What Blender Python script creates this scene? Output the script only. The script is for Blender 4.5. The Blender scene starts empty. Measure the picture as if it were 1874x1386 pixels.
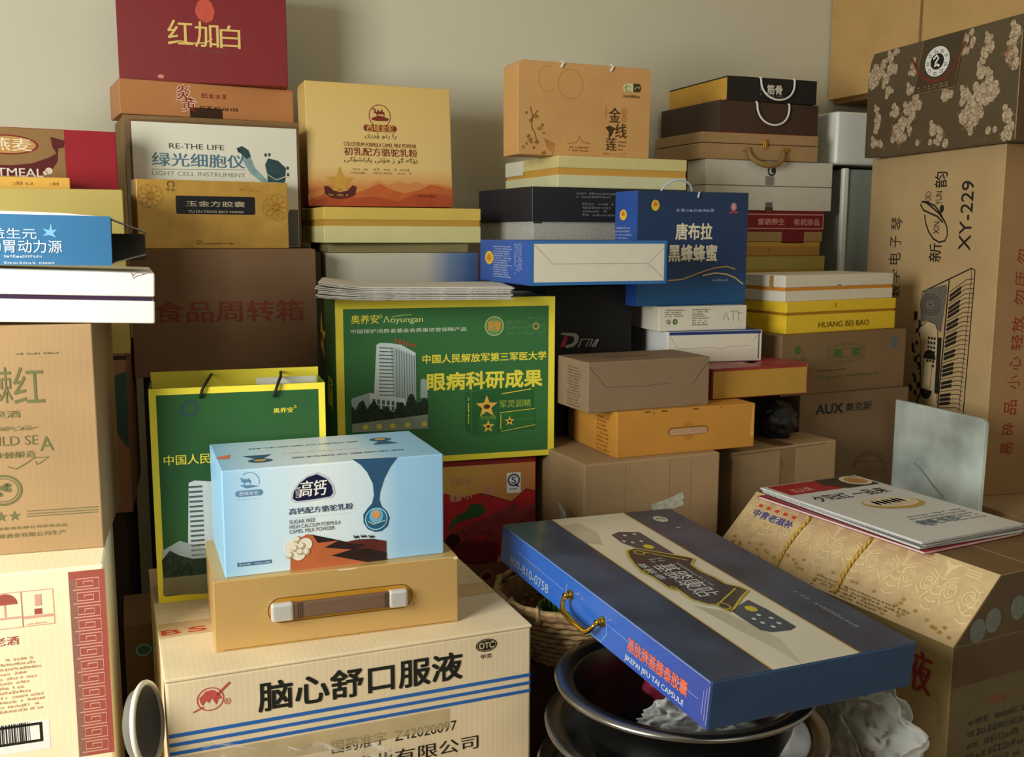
import bpy, bmesh, math, random
from mathutils import Vector, Matrix, Euler
random.seed(7)
SC = bpy.context.scene
COL = SC.collection

# ------------------------------------------------------------------ camera
cam_data = bpy.data.cameras.new('camera')
cam_data.sensor_fit = 'HORIZONTAL'
cam_data.sensor_width = 36.0
cam_data.lens = 35.44
cam_data.clip_start = 0.05
cam = bpy.data.objects.new('camera', cam_data)
COL.objects.link(cam)
cam.matrix_world = Matrix(((0.933727, 0.047910, -0.354766, 0.000000), (-0.357975, 0.133089, -0.924198, 0.000000), (0.002937, 0.989945, 0.141420, 1.020000), (0, 0, 0, 1)))
SC.camera = cam

# ------------------------------------------------------------------ world, window and fill light, exposure
world = bpy.data.worlds.new('daylight')
SC.world = world
world.use_nodes = True
bg = world.node_tree.nodes['Background']
bg.inputs['Color'].default_value = (1.0, 0.97, 0.86, 1)
bg.inputs['Strength'].default_value = 0.13


def area(name, loc, target, sx, sy, power, color, spread=180):
    l = bpy.data.lights.new(name, 'AREA')
    l.shape = 'RECTANGLE'
    l.size, l.size_y = sx, sy
    l.energy = power
    l.color = color
    l.spread = math.radians(spread)
    o = bpy.data.objects.new(name, l)
    o.location = loc
    o.rotation_euler = (Vector(target) - Vector(loc)).to_track_quat('-Z', 'Y').to_euler()
    COL.objects.link(o)
    return o


area('window_daylight', (-1.17, 0.52, 1.22), (1.0, 1.45, 0.80), 0.75, 0.9, 48.0, (1.0, 0.985, 0.92))
area('room_fill', (0.9, -2.2, 1.9), (0.8, 2.0, 0.9), 1.6, 1.4, 10.5, (1.0, 0.97, 0.86))  # added fill lamp behind the camera, no source modelled for it
SC.view_settings.view_transform = 'Standard'
SC.view_settings.look = 'None'
SC.view_settings.exposure = -0.10
SC.view_settings.gamma = 1.0
SC.view_settings.use_curve_mapping = False
SC.cycles.max_bounces = 8
SC.cycles.transparent_max_bounces = 16

# ------------------------------------------------------------------ materials
def lin(h):
    h = h.lstrip('#')
    c = [int(h[i:i + 2], 16) / 255 for i in (0, 2, 4)]
    return tuple(x / 12.92 if x <= .04045 else ((x + .055) / 1.055) ** 2.4 for x in c) + (1,)


MATS = {}


def mat(hexcol, rough=.55, spec=.3, metal=0., noise=.06, scale=40., bump=.0, key='', trans=0., alpha=1.0, coat=0.):
    k = (hexcol, rough, spec, metal, noise, scale, bump, key, trans, alpha, coat)
    if k in MATS:
        return MATS[k]
    m = bpy.data.materials.new('paint_' + hexcol.strip('#') + key)
    m.use_nodes = True
    nt = m.node_tree
    p = nt.nodes['Principled BSDF']
    p.inputs['Roughness'].default_value = rough
    p.inputs['Specular IOR Level'].default_value = spec
    p.inputs['Metallic'].default_value = metal
    p.inputs['Transmission Weight'].default_value = trans
    p.inputs['Alpha'].default_value = alpha
    p.inputs['Coat Weight'].default_value = coat
    p.inputs['Coat Roughness'].default_value = .12
    c = lin(hexcol)
    if noise:
        tc = nt.nodes.new('ShaderNodeTexCoord')
        n = nt.nodes.new('ShaderNodeTexNoise')
        n.inputs['Scale'].default_value = scale
        n.inputs['Detail'].default_value = 5
        nt.links.new(tc.outputs['Object'], n.inputs['Vector'])
        r = nt.nodes.new('ShaderNodeValToRGB')
        r.color_ramp.elements[0].position = .3
        r.color_ramp.elements[1].position = .7
        r.color_ramp.elements[0].color = tuple(x * (1 - noise) for x in c[:3]) + (1,)
        r.color_ramp.elements[1].color = tuple(min(1, x * (1 + noise)) for x in c[:3]) + (1,)
        nt.links.new(n.outputs['Fac'], r.inputs['Fac'])
        nt.links.new(r.outputs['Color'], p.inputs['Base Color'])
        if bump:
            b = nt.nodes.new('ShaderNodeBump')
            b.inputs['Strength'].default_value = bump
            b.inputs['Distance'].default_value = .002
            nt.links.new(n.outputs['Fac'], b.inputs['Height'])
            nt.links.new(b.outputs['Normal'], p.inputs['Normal'])
    else:
        p.inputs['Base Color'].default_value = c
    MATS[k] = m
    return m


def cardboard(hexcol, axis='x', flute=260., key=''):
    """corrugated board: fine flute ridges, fibre mottling"""
    k = ('cb', hexcol, axis, flute, key)
    if k in MATS:
        return MATS[k]
    m = mat(hexcol, .8, .15, noise=.07, scale=9., key='_board' + axis + key)
    nt = m.node_tree
    p = nt.nodes['Principled BSDF']
    tc = [n for n in nt.nodes if n.type == 'TEX_COORD'][0]
    w = nt.nodes.new('ShaderNodeTexWave')
    w.wave_type = 'BANDS'
    w.bands_direction = axis.upper()
    w.inputs['Scale'].default_value = flute / 6.283
    w.inputs['Distortion'].default_value = .6
    w.inputs['Detail'].default_value = 1
    nt.links.new(tc.outputs['Object'], w.inputs['Vector'])
    b = nt.nodes.new('ShaderNodeBump')
    b.inputs['Strength'].default_value = .05
    b.inputs['Distance'].default_value = .001
    nt.links.new(w.outputs['Fac'], b.inputs['Height'])
    nt.links.new(b.outputs['Normal'], p.inputs['Normal'])
    MATS[k] = m
    return m


def ramp_mat(stops, axis=0, rough=.4, spec=.35, key='', space='Object', metal=0., coat=0.):
    """colour blend along one axis of the thing; stops = [(metres, hex), ...]"""
    m = bpy.data.materials.new('colour_blend' + key)
    m.use_nodes = True
    nt = m.node_tree
    p = nt.nodes['Principled BSDF']
    p.inputs['Roughness'].default_value = rough
    p.inputs['Specular IOR Level'].default_value = spec
    p.inputs['Metallic'].default_value = metal
    p.inputs['Coat Weight'].default_value = coat
    tc = nt.nodes.new('ShaderNodeTexCoord')
    sx = nt.nodes.new('ShaderNodeSeparateXYZ')
    nt.links.new(tc.outputs[space], sx.inputs[0])
    mr = nt.nodes.new('ShaderNodeMapRange')
    mr.inputs['From Min'].default_value = stops[0][0]
    mr.inputs['From Max'].default_value = stops[-1][0]
    nt.links.new(sx.outputs[axis], mr.inputs['Value'])
    r = nt.nodes.new('ShaderNodeValToRGB')
    e = r.color_ramp.elements
    span = stops[-1][0] - stops[0][0]
    e[0].color = lin(stops[0][1])
    e[1].color = lin(stops[-1][1])
    for t, h in stops[1:-1]:
        x = e.new((t - stops[0][0]) / span)
        x.color = lin(h)
    nt.links.new(mr.outputs[0], r.inputs['Fac'])
    nt.links.new(r.outputs['Color'], p.inputs['Base Color'])
    return m


def film_mat():
    """thin clear plastic: see-through with a sheen that grows at grazing angles"""
    m = bpy.data.materials.new('clear_plastic_film')
    m.use_nodes = True
    nt = m.node_tree
    out = nt.nodes['Material Output']
    nt.nodes.remove(nt.nodes['Principled BSDF'])
    tr = nt.nodes.new('ShaderNodeBsdfTransparent')
    tr.inputs['Color'].default_value = (.93, .95, .94, 1)
    gl = nt.nodes.new('ShaderNodeBsdfGlossy')
    gl.inputs['Roughness'].default_value = .16
    lw = nt.nodes.new('ShaderNodeLayerWeight')
    lw.inputs['Blend'].default_value = .32
    mx = nt.nodes.new('ShaderNodeMixShader')
    nt.links.new(lw.outputs['Fresnel'], mx.inputs['Fac'])
    nt.links.new(tr.outputs[0], mx.inputs[1])
    nt.links.new(gl.outputs[0], mx.inputs[2])
    nt.links.new(mx.outputs[0], out.inputs['Surface'])
    return m


# ------------------------------------------------------------------ mesh helpers
TXT = {}


def text_mesh(s, bold):
    k = (s, bold)
    if k not in TXT:
        c = bpy.data.curves.new('lettering', 'FONT')
        c.body = s
        c.size = 1
        c.offset = 0
        c.resolution_u = 3
        c.fill_mode = 'FRONT'
        o = bpy.data.objects.new('lettering', c)
        me = bpy.data.meshes.new_from_object(o)
        vs = [(v.co.x, v.co.y) for v in me.vertices]
        fs = [tuple(p.vertices) for p in me.polygons]
        bpy.data.objects.remove(o)
        bpy.data.curves.remove(c)
        bpy.data.meshes.remove(me)
        x0, x1 = min(v[0] for v in vs), max(v[0] for v in vs)
        y0, y1 = min(v[1] for v in vs), max(v[1] for v in vs)
        TXT[k] = ([((x - x0) / (x1 - x0), (y - y0) / (y1 - y0)) for x, y in vs], fs, (x1 - x0) / (y1 - y0))
    return TXT[k]


LIFT = .00022


class Part:
    def __init__(s, size):
        s.bm = bmesh.new()
        s.mats = []
        s.w, s.d, s.h = size

    def mi(s, m):
        if m not in s.mats:
            s.mats.append(m)
        return s.mats.index(m)

    # --- solids
    def box(s, x0, y0, z0, x1, y1, z1, m, bevel=.0012, seg=2):
        b = bmesh.new()
        bmesh.ops.create_cube(b, size=1)
        for v in b.verts:
            v.co = Vector((x0 + (v.co.x + .5) * (x1 - x0), y0 + (v.co.y + .5) * (y1 - y0), z0 + (v.co.z + .5) * (z1 - z0)))
        if bevel:
            bmesh.ops.bevel(b, geom=b.edges[:], offset=bevel, segments=seg, profile=.5, affect='EDGES')
        s.add(b, m)
        return s

    def add(s, b, m, smooth=False):
        i = s.mi(m)
        me = bpy.data.meshes.new('tmp')
        for f in b.faces:
            f.material_index = i
            f.smooth = smooth
        b.to_mesh(me)
        b.free()
        s.bm.from_mesh(me)
        bpy.data.meshes.remove(me)

    def prism(s, pts, y0, y1, m, bevel=0, axis='y'):
        """outline in x,z swept along y (axis='y'); outline in y,z swept along x (axis='x')"""
        b = bmesh.new()
        n = len(pts)
        f = (lambda p, t: (p[0], t, p[1])) if axis == 'y' else (lambda p, t: (t, p[0], p[1])) if axis == 'x' else (lambda p, t: (p[0], p[1], t))
        A = [b.verts.new(f(p, y0)) for p in pts]
        Bv = [b.verts.new(f(p, y1)) for p in pts]
        b.faces.new(A)
        b.faces.new(Bv[::-1])
        for i in range(n):
            b.faces.new((A[i], Bv[i], Bv[(i + 1) % n], A[(i + 1) % n]))
        bmesh.ops.recalc_face_normals(b, faces=b.faces[:])
        if bevel:
            bmesh.ops.bevel(b, geom=b.edges[:], offset=bevel, segments=2, profile=.5, affect='EDGES')
        s.add(b, m)
        return s

    def tube(s, pts, r, m, n=10, cyc=False, rad=None):
        pts = [Vector(p) for p in pts]
        b = bmesh.new()
        rings = []
        up = None
        N = len(pts)
        for i, p in enumerate(pts):
            a = pts[(i - 1) % N] if (cyc or i) else p
            c = pts[(i + 1) % N] if (cyc or i < N - 1) else p
            t = (c - a).normalized()
            if up is None:
                up = t.orthogonal().normalized()
            up = (up - t * up.dot(t)).normalized()
            q = t.cross(up)
            rr = rad[i] if rad else r
            rings.append([b.verts.new(p + (up * math.cos(2 * math.pi * k / n) + q * math.sin(2 * math.pi * k / n)) * rr) for k in range(n)])
        for i in range(N if cyc else N - 1):
            A, Bq = rings[i], rings[(i + 1) % N]
            for k in range(n):
                b.faces.new((A[k], A[(k + 1) % n], Bq[(k + 1) % n], Bq[k]))
        if not cyc:
            b.faces.new(rings[0][::-1])
            b.faces.new(rings[-1])
        bmesh.ops.recalc_face_normals(b, faces=b.faces[:])
        s.add(b, m, True)
        return s

    def lathe(s, prof, m, c=(0, 0, 0), n=72, cap=False):
        b = bmesh.new()
        rings = []
        for r, z in prof:
            rings.append([b.verts.new((c[0] + r * math.cos(2 * math.pi * k / n), c[1] + r * math.sin(2 * math.pi * k / n), c[2] + z)) for k in range(n)])
        for A, Bq in zip(rings, rings[1:]):
            for k in range(n):
                b.faces.new((A[k], A[(k + 1) % n], Bq[(k + 1) % n], Bq[k]))
        if cap:
            b.faces.new(rings[-1])
        bmesh.ops.recalc_face_normals(b, faces=b.faces[:])
        s.add(b, m, True)
        return s

    # --- printing on the faces of the thing's box
    def frame(s, face):
        w, d, h = s.w, s.d, s.h
        if isinstance(face, tuple):
            return face
        return {'f': (Vector((0, 0, 0)), Vector((1, 0, 0)), Vector((0, 0, 1)), Vector((0, -1, 0))),
                'l': (Vector((0, d, 0)), Vector((0, -1, 0)), Vector((0, 0, 1)), Vector((-1, 0, 0))),
                'r': (Vector((w, 0, 0)), Vector((0, 1, 0)), Vector((0, 0, 1)), Vector((1, 0, 0))),
                't': (Vector((0, 0, h)), Vector((1, 0, 0)), Vector((0, 1, 0)), Vector((0, 0, 1)))}[face]

    def faces(s, face, pts, fs, m, k=1):
        O, U, V, N = s.frame(face)
        i = s.mi(m)
        vs = [s.bm.verts.new(O + U * u + V * v + N * (LIFT * k)) for u, v in pts]
        for f in fs:
            try:
                q = s.bm.faces.new([vs[j] for j in f])
                q.material_index = i
            except ValueError:
                pass
        return s

    def poly(s, face, pts, m, k=1):
        a = sum(p[0] * q[1] - q[0] * p[1] for p, q in zip(pts, pts[1:] + pts[:1]))
        if a < 0:
            pts = pts[::-1]
        return s.faces(face, pts, [tuple(range(len(pts)))], m, k)

    def rect(s, face, p, q, m, k=1):
        return s.poly(face, [(p[0], p[1]), (q[0], p[1]), (q[0], q[1]), (p[0], q[1])], m, k)

    def border(s, face, p, q, t, m, k=1):
        (a, b), (c, d) = (min(p[0], q[0]), min(p[1], q[1])), (max(p[0], q[0]), max(p[1], q[1]))
        s.rect(face, (a, b), (c, b + t), m, k)
        s.rect(face, (a, d - t), (c, d), m, k)
        s.rect(face, (a, b + t), (a + t, d - t), m, k)
        return s.rect(face, (c - t, b + t), (c, d - t), m, k)

    def ell(s, face, c, rx, ry, m, k=1, n=28, rot=0.):
        cr, sr = math.cos(rot), math.sin(rot)
        pts = []
        for i in range(n):
            x, y = rx * math.cos(2 * math.pi * i / n), ry * math.sin(2 * math.pi * i / n)
            pts.append((c[0] + x * cr - y * sr, c[1] + x * sr + y * cr))
        return s.poly(face, pts, m, k)

    def stroke(s, face, pts, t, m, k=1, cyc=False):
        N = len(pts)
        L, R = [], []
        for i, p in enumerate(pts):
            a = pts[(i - 1) % N] if (cyc or i) else p
            c = pts[(i + 1) % N] if (cyc or i < N - 1) else p
            dx, dy = c[0] - a[0], c[1] - a[1]
            l = math.hypot(dx, dy) or 1
            nx, ny = -dy / l * t / 2, dx / l * t / 2
            L.append((p[0] + nx, p[1] + ny))
            R.append((p[0] - nx, p[1] - ny))
        fs = [(N + i, N + (i + 1) % N, (i + 1) % N, i) for i in range(N if cyc else N - 1)]
        return s.faces(face, L + R, fs, m, k)

    def ring(s, face, c, rx, ry, t, m, k=1, a0=0., a1=360., n=36):
        full = abs(a1 - a0) >= 360
        M = n if full else n + 1
        pts = [(c[0] + rx * math.cos(math.radians(a0 + (a1 - a0) * i / n)), c[1] + ry * math.sin(math.radians(a0 + (a1 - a0) * i / n))) for i in range(M)]
        return s.stroke(face, pts, t, m, k, full)

    def text(s, face, st, p, q, m, bold=.012, k=3, rot=0, slant=0.):
        """lettering st filling the face rectangle p..q; rot=90 reads upward; slant leans it"""
        vs, fs, asp = text_mesh(st, 0)
        u0, v0, u1, v1 = min(p[0], q[0]), min(p[1], q[1]), max(p[0], q[0]), max(p[1], q[1])
        em = (u1 - u0) if rot in (90, -90) else (v1 - v0)
        e = bold * em * .62                       # heavier letters: the same outline struck again, a hair to each side
        shifts = [(0, 0)] if e <= 0 else [(-e, -e), (e, -e), (-e, e), (e, e)] if bold > .03 else [(-e, 0), (e, 0)]
        for n_, (du, dv) in enumerate(shifts):
            out = []
            for x, y in vs:
                x2 = x + slant * (y - .5)
                if rot == 90:
                    o = (u1 - y * (u1 - u0), v0 + x2 * (v1 - v0))
                elif rot == -90:
                    o = (u0 + y * (u1 - u0), v1 - x2 * (v1 - v0))
                elif rot == 180:
                    o = (u1 - x2 * (u1 - u0), v1 - y * (v1 - v0))
                else:
                    o = (u0 + x2 * (u1 - u0), v0 + y * (v1 - v0))
                out.append((o[0] + du, o[1] + dv))
            s.faces(face, out, fs, m, k + .12 * n_)
        return s

    def smallprint(s, face, p, q, rows, m, fill=.8, k=2, cw=.55, vert=False):
        """unreadable fine print: broken rows of tiny marks"""
        u0, v0, u1, v1 = min(p[0], q[0]), min(p[1], q[1]), max(p[0], q[0]), max(p[1], q[1])
        if vert:
            rh = (u1 - u0) / rows
        else:
            rh = (v1 - v0) / rows
        ch = rh * .62
        for r in range(rows):
            L = (v1 - v0) if vert else (u1 - u0)
            x = 0
            end = L * random.uniform(fill * .75, 1)
            while x < end:
                cwid = ch * cw * random.uniform(.7, 1.5)
                if random.random() < .88:
                    hh = ch * random.uniform(.6, 1)
                    if vert:
                        a, g = (u1 - rh * (r + 1), v1 - x - cwid), (hh, cwid)
                    else:
                        a, g = (u0 + x, v1 - rh * (r + 1)), (cwid, hh)
                    if hh < .0022:
                        s.rect(face, a, (a[0] + g[0], a[1] + g[1]), m, k)
                    else:                          # a blurred sign: a few crossing strokes
                        for q in random.sample(((0, 0, 1, .2), (0, .42, 1, .6), (0, .82, 1, 1), (.4, 0, .62, 1), (0, .1, .2, .9), (.8, 0, 1, 1)), 4):
                            s.rect(face, (a[0] + g[0] * q[0], a[1] + g[1] * q[1]), (a[0] + g[0] * q[2], a[1] + g[1] * q[3]), m, k)
                x += cwid * 1.35
        return s

    def make(s, name, parent=None):
        me = bpy.data.meshes.new(name)
        s.bm.to_mesh(me)
        s.bm.free()
        for m in s.mats:
            me.materials.append(m)
        o = bpy.data.objects.new(name, me)
        COL.objects.link(o)
        if parent:
            o.parent = parent
        return o


def settag(o, label, cat, group=None):
    o['label'] = label
    o['category'] = cat
    if group:
        o['group'] = group
    return o


class Thing:
    """a box-shaped thing: location of its front-left-bottom corner, rotation, size"""

    def __init__(s, loc, rot, size, name, label, cat, group=None):
        s.loc, s.rot, s.size = loc, rot, size
        s.w, s.d, s.h = size
        s.info = (name, label, cat, group)
        s.parts = []

    def part(s, name, parent=None):
        p = Part(s.size)
        s.parts.append((name, p, parent))
        return p

    def done(s):
        name, label, cat, group = s.info
        rot = tuple(math.radians(a) for a in s.rot)
        if len(s.parts) == 1:
            o = s.parts[0][1].make(name)
            root = o
        else:
            root = bpy.data.objects.new(name, None)
            root.empty_display_size = .05
            COL.objects.link(root)
            made = {}
            for n, p, par in s.parts:
                made[id(p)] = p.make(n, made[id(par)] if par else root)
            s.made = made
        root.location = s.loc
        root.rotation_euler = rot
        settag(root, label, cat, group)
        s.root = root
        return root


def structure(name, p):
    o = p.make(name)
    o['kind'] = 'structure'
    return o


def arc(c, r, a0, a1, n=12):
    return [(c[0] + r * math.cos(math.radians(a0 + (a1 - a0) * i / n)), c[1] + r * math.sin(math.radians(a0 + (a1 - a0) * i / n))) for i in range(n + 1)]


def star(c, R, r, n=5, rot=90):
    return [(c[0] + (R if i % 2 == 0 else r) * math.cos(math.radians(rot + 180 / n * i)), c[1] + (R if i % 2 == 0 else r) * math.sin(math.radians(rot + 180 / n * i))) for i in range(2 * n)]


def fan(P, face, c, pts, m, k):
    """star-shaped outlines as triangles round a centre"""
    n = len(pts)
    return P.faces(face, [c] + pts, [(0, i + 1, (i + 1) % n + 1) for i in range(n)], m, k)


def envelope(P, m, a=.12, fr=.5, k=1):
    """glued carton end: the fold lines of its flaps"""
    w, h = P.w, P.h
    t = .0011
    P.stroke('f', [(.004, h - .003), (w * a, h * fr), (w * (1 - a), h * fr), (w - .004, h - .003)], t, m, k)


def camel(P, face, c, s, m, k=2):
    """two-humped camel silhouette"""
    q = [(-.5, .02), (-.42, .22), (-.46, .3), (-.6, .26), (-.58, .36), (-.36, .38), (-.3, .1), (-.2, .12), (-.12, .34), (0, .14), (.1, .16), (.2, .36), (.3, .14), (.42, .1), (.4, -.3), (.34, -.3), (.32, -.04), (.2, -.08), (-.16, -.08), (-.18, -.3), (-.24, -.3), (-.26, -.04)]
    i = [(c[0] + x * s, c[1] + y * s) for x, y in q]
    P.faces(face, i, [tuple(range(len(i)))], m, k)


def quality_mark(P, face, c, r, m, m2, k=2):
    """round mark: an S inside a ring with a tail"""
    P.ring(face, c, r, r, r * .28, m, k)
    P.text(face, 'S', (c[0] - r * .42, c[1] - r * .6), (c[0] + r * .42, c[1] + r * .6), m2, .03, k + 1)
    P.stroke(face, [(c[0] + r * .2, c[1] - r * .7), (c[0] + r * .9, c[1] - r * 1.25)], r * .3, m, k)


def milky_film(fac):
    """crushed thin plastic: part see-through, part pale sheen"""
    m = bpy.data.materials.new('milky_plastic_film')
    m.use_nodes = True
    nt = m.node_tree
    p = nt.nodes['Principled BSDF']
    p.inputs['Base Color'].default_value = (.74, .78, .74, 1)
    p.inputs['Roughness'].default_value = .18
    p.inputs['Specular IOR Level'].default_value = .7
    tr = nt.nodes.new('ShaderNodeBsdfTransparent')
    lw = nt.nodes.new('ShaderNodeLayerWeight')
    lw.inputs['Blend'].default_value = fac
    mx = nt.nodes.new('ShaderNodeMixShader')
    nt.links.new(lw.outputs['Facing'], mx.inputs['Fac'])
    nt.links.new(tr.outputs[0], mx.inputs[1])
    nt.links.new(p.outputs[0], mx.inputs[2])
    nt.links.new(mx.outputs[0], nt.nodes['Material Output'].inputs['Surface'])
    return m


W_ = mat('#f2f2ea', .45, .3, noise=0)
BLK = mat('#151515', .5, .3, noise=0)

# ------------------------------------------------------------------ the room
WALL = mat('#d2cfb9', .9, .1, noise=.03, scale=3., bump=.05, key='_plaster')
p = Part((1, 1, 1)); p.box(-1.4, 2.42, 0, 2.4, 2.5, 2.6, WALL, 0); structure('wall_back', p)
p = Part((1, 1, 1)); p.box(2.22, -2.6, 0, 2.32, 2.42, 2.6, WALL, 0); structure('wall_right', p)
p = Part((1, 1, 1))
p.box(-1.32, -2.6, 0, -1.22, -0.08, 2.6, WALL, 0)
p.box(-1.32, 1.12, 0, -1.22, 2.42, 2.6, WALL, 0)
p.box(-1.32, -0.08, 0, -1.22, 1.12, .6, WALL, 0)
p.box(-1.32, -0.08, 1.9, -1.22, 1.12, 2.6, WALL, 0)
structure('wall_left', p)
WFR = mat('#e8e8e4', .4, .4, noise=0, key='_frame')
p = Part((1, 1, 1))
for a, b in ((-0.08, -0.03), (1.07, 1.12), (.5, .54)):
    p.box(-1.29, a, .6, -1.25, b, 1.9, WFR)
for a, b in ((.6, .65), (1.85, 1.9)):
    p.box(-1.29, -0.03, a, -1.25, 1.07, b, WFR)
structure('window_1', p)
p = Part((1, 1, 1)); p.box(-1.4, -2.6, -.05, 2.4, 2.5, 0, mat('#8a7358', .5, .3, noise=.1, scale=6, key='_floor'), 0); structure('floor', p)
p = Part((1, 1, 1)); p.box(-1.4, -2.6, 2.6, 2.4, 2.5, 2.68, mat('#dcdad2', .9, .1, noise=0, key='_ceil'), 0); structure('ceiling', p)

# colours shared by several boxes
KRAFT = cardboard('#a78b67', 'x')
KRAFT2 = cardboard('#a98660', 'z')
DKRAFT = cardboard('#84684a', 'x')
TAPE = mat('#b58a58', .18, .5, noise=.1, scale=30, key='_tape')
INK = mat('#26241f', .6, .2, noise=0)
GOLD = mat('#d9a94a', .38, .4, noise=.05, scale=120, key='_goldfoil')
DGREY = mat('#4a4a46', .6, .2, noise=0)
CORD = mat('#e9e6dc', .7, .2, noise=.1, scale=400)
YEL = mat('#f2e245', .45, .3, noise=0)
CREAM = mat('#ded79b', .5, .3, noise=.04, scale=20)
WHITE = mat('#e9e7dc', .5, .3, noise=.03, scale=20)


def plain(key3, name, label, cat, m, group=None, bevel=.0015):
    t = Thing(*key3, name, label, cat, group)
    b = t.part('body')
    b.box(0, 0, 0, t.w, t.d, t.h, m, bevel)
    return t, b


# ================================================================== left stacks
# cream wine carton, bottom left
t = Thing(*((-0.4909, 1.3387, 0.0000), (0.00, 0.00, -1.50), (0.4500, 0.2800, 0.6070)), 'wine_carton', 'cream printed wine carton with a dark red meander border, under the plain brown wine carton', 'carton')
b = t.part('body')
CR = cardboard('#fbecc4', 'x', key='c')
b.box(0, 0, 0, t.w, t.d, t.h, CR, .003)
RED = mat('#a8564a', .6, .2, noise=.05)
LRED = mat('#d9a58f', .6, .2, noise=0)
b.rect('f', (0.4083, 0.3552), (0.4506, 0.6014), RED, 1)
b.rect('f', (0.4177, 0.5915), (0.4083, 0.3552), LRED, 1)
u0, v0 = (0.4104, 0.3593)
u1, v1 = (0.4470, 0.5939)
n = 13
hh = (v1 - v0) / n
ww = u1 - u0
for i in range(n):                                  # meander of squared spirals
    y = v0 + i * hh
    A = hh * .085
    for sgn, off in ((1, 0), (-1, .5)):
        q = [(.06, .06), (.94, .06), (.94, .9), (.2, .9), (.2, .28), (.74, .28), (.74, .68), (.42, .68), (.42, .46)]
        q = [(u0 + (x if sgn > 0 else x) * ww * .96, y + (z * .92 + .02) * hh) for x, z in q]
    b.stroke('f', q, A, LRED, 2)
b.border('f', (0.3245, 0.5364), (0.3545, 0.5830), .0012, LRED, 1)
b.border('f', (0.3536, 0.5367), (0.3904, 0.5829), .0012, LRED, 1)
b.rect('f', (0.3254, 0.5514), (0.3525, 0.5487), LRED, 1)
b.rect('f', (0.3544, 0.5504), (0.3884, 0.5469), LRED, 1)
b.poly('f', arc((0.3354, 0.5675), .014, 0, 180), RED, 2)
b.rect('f', (0.3341, 0.5519), (0.3360, 0.5674), LRED, 2)
b.rect('f', (0.3677, 0.5514), (0.3762, 0.5588), RED, 2)
b.rect('f', (0.3689, 0.5623), (0.3762, 0.5772), LRED, 2)
b.smallprint('f', (0.3583, 0.5393), (0.3844, 0.5423), 1, LRED, 1)
b.text('f', '老酒', (0.3195, 0.5156), (0.3479, 0.5269), RED)
b.smallprint('f', (0.3104, 0.4280), (0.3718, 0.5012), 12, mat('#c79a72', .6, .2, noise=0), .8)
b.rect('f', (0.3070, 0.3736), (0.3761, 0.4129), W_, 1)
b.border('f', (0.3077, 0.3843), (0.3681, 0.4103), .0035, INK, 2)
x = -55
while x < 190:
    wd = random.choice((3, 5, 9))
    pq = (0.3189, 0.3877)
    s_ = ((0.3371, 0.3845)[0] - pq[0]) / 100
    b.rect('f', (pq[0] + x * s_, pq[1]), (pq[0] + (x + wd) * s_, (0.3204, 0.4124)[1]), INK, 2)
    x += wd + random.choice((3, 6, 8))
tp = t.part('tape')
tp.rect('t', (.10, .004), (.16, t.d - .004), TAPE, 2)
tp.rect('f', (.10, t.h - .07), (.16, t.h - .003), TAPE, 2)
t.done()

# brown wine carton
t, b = plain(((-0.3804, 1.4299, 0.6075), (0.00, 0.00, -5.00), (0.3400, 0.2400, 0.2976)), 'wine_carton', 'plain brown wine carton with olive green lettering, under the white lidded box', 'carton', cardboard('#a98b64', 'x', key='w'))
OLV = mat('#6b6a42', .7, .2, noise=0)
b.text('f', '棘', (0.2158, 0.1985), (0.2423, 0.2445), OLV, .0)
b.text('f', '红', (0.2436, 0.1972), (0.2796, 0.2443), OLV, .0)
b.text('f', '果酒', (0.2165, 0.1795), (0.2495, 0.1885), OLV)
b.text('f', 'Wild Sea', (0.2079, 0.1627), (0.2694, 0.1685), OLV, 0, slant=.3)
b.text('f', 'WILD SE', (0.2029, 0.1433), (0.2683, 0.1557), OLV, 0)
b.text('f', 'A', (0.2701, 0.1346), (0.2867, 0.1531), OLV, 0)
b.text('f', '沙棘酿造', (0.2150, 0.1267), (0.2642, 0.1356), OLV)
b.smallprint('f', (0.2497, 0.2598), (0.3043, 0.2641), 1, OLV, 1, cw=.9)
cx = (0.2348, 0.3219)[0]
sw = [(0.2305, 0.1162), (0.2407, 0.1123), (0.2526, 0.1191), (0.2627, 0.1260), (0.2801, 0.1261), (0.2700, 0.1192), (0.2650, 0.1169), (0.2644, 0.1216)]
b.stroke('f', sw, .0015, OLV, 2)
c0 = (0.2238, 0.0855)
r0 = (0.2448, 0.0841)[0] - c0[0]
b.ring('f', c0, r0, r0 * .9, .003, OLV, 2)
b.ring('f', c0, r0 * .82, r0 * .72, .001, OLV, 2)
for i in range(7):
    b.ell('f', (c0[0] + r0 * .3 * math.cos(i), c0[1] + r0 * .3 * math.sin(i * 1.3)), r0 * .16, r0 * .14, OLV, 2)
for y in (1225, 1250, 1275):
    b.stroke('f', [(0.2494, 0.0490), (0.3351, 0.0488)] if y == 1275 else [(0.2496, 0.0523), (0.3353, 0.0521)] if y == 1250 else [(0.2498, 0.0560), (0.3355, 0.0558)], .0011, OLV, 2)
for px in (0, 1):
    cc = (0.2350, 0.0506) if px else (0.2193, 0.0504)
    fan(b, 'f', cc, star(cc, .0075, .003), OLV, 2)
b.text('f', '沙棘果酒有限公司荣誉出品', (0.2052, 0.0329), (0.2967, 0.0366), OLV)
b.text('f', '沙棘酒业有限公司生产', (0.2045, 0.0220), (0.2942, 0.0278), OLV)
t.done()

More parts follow.
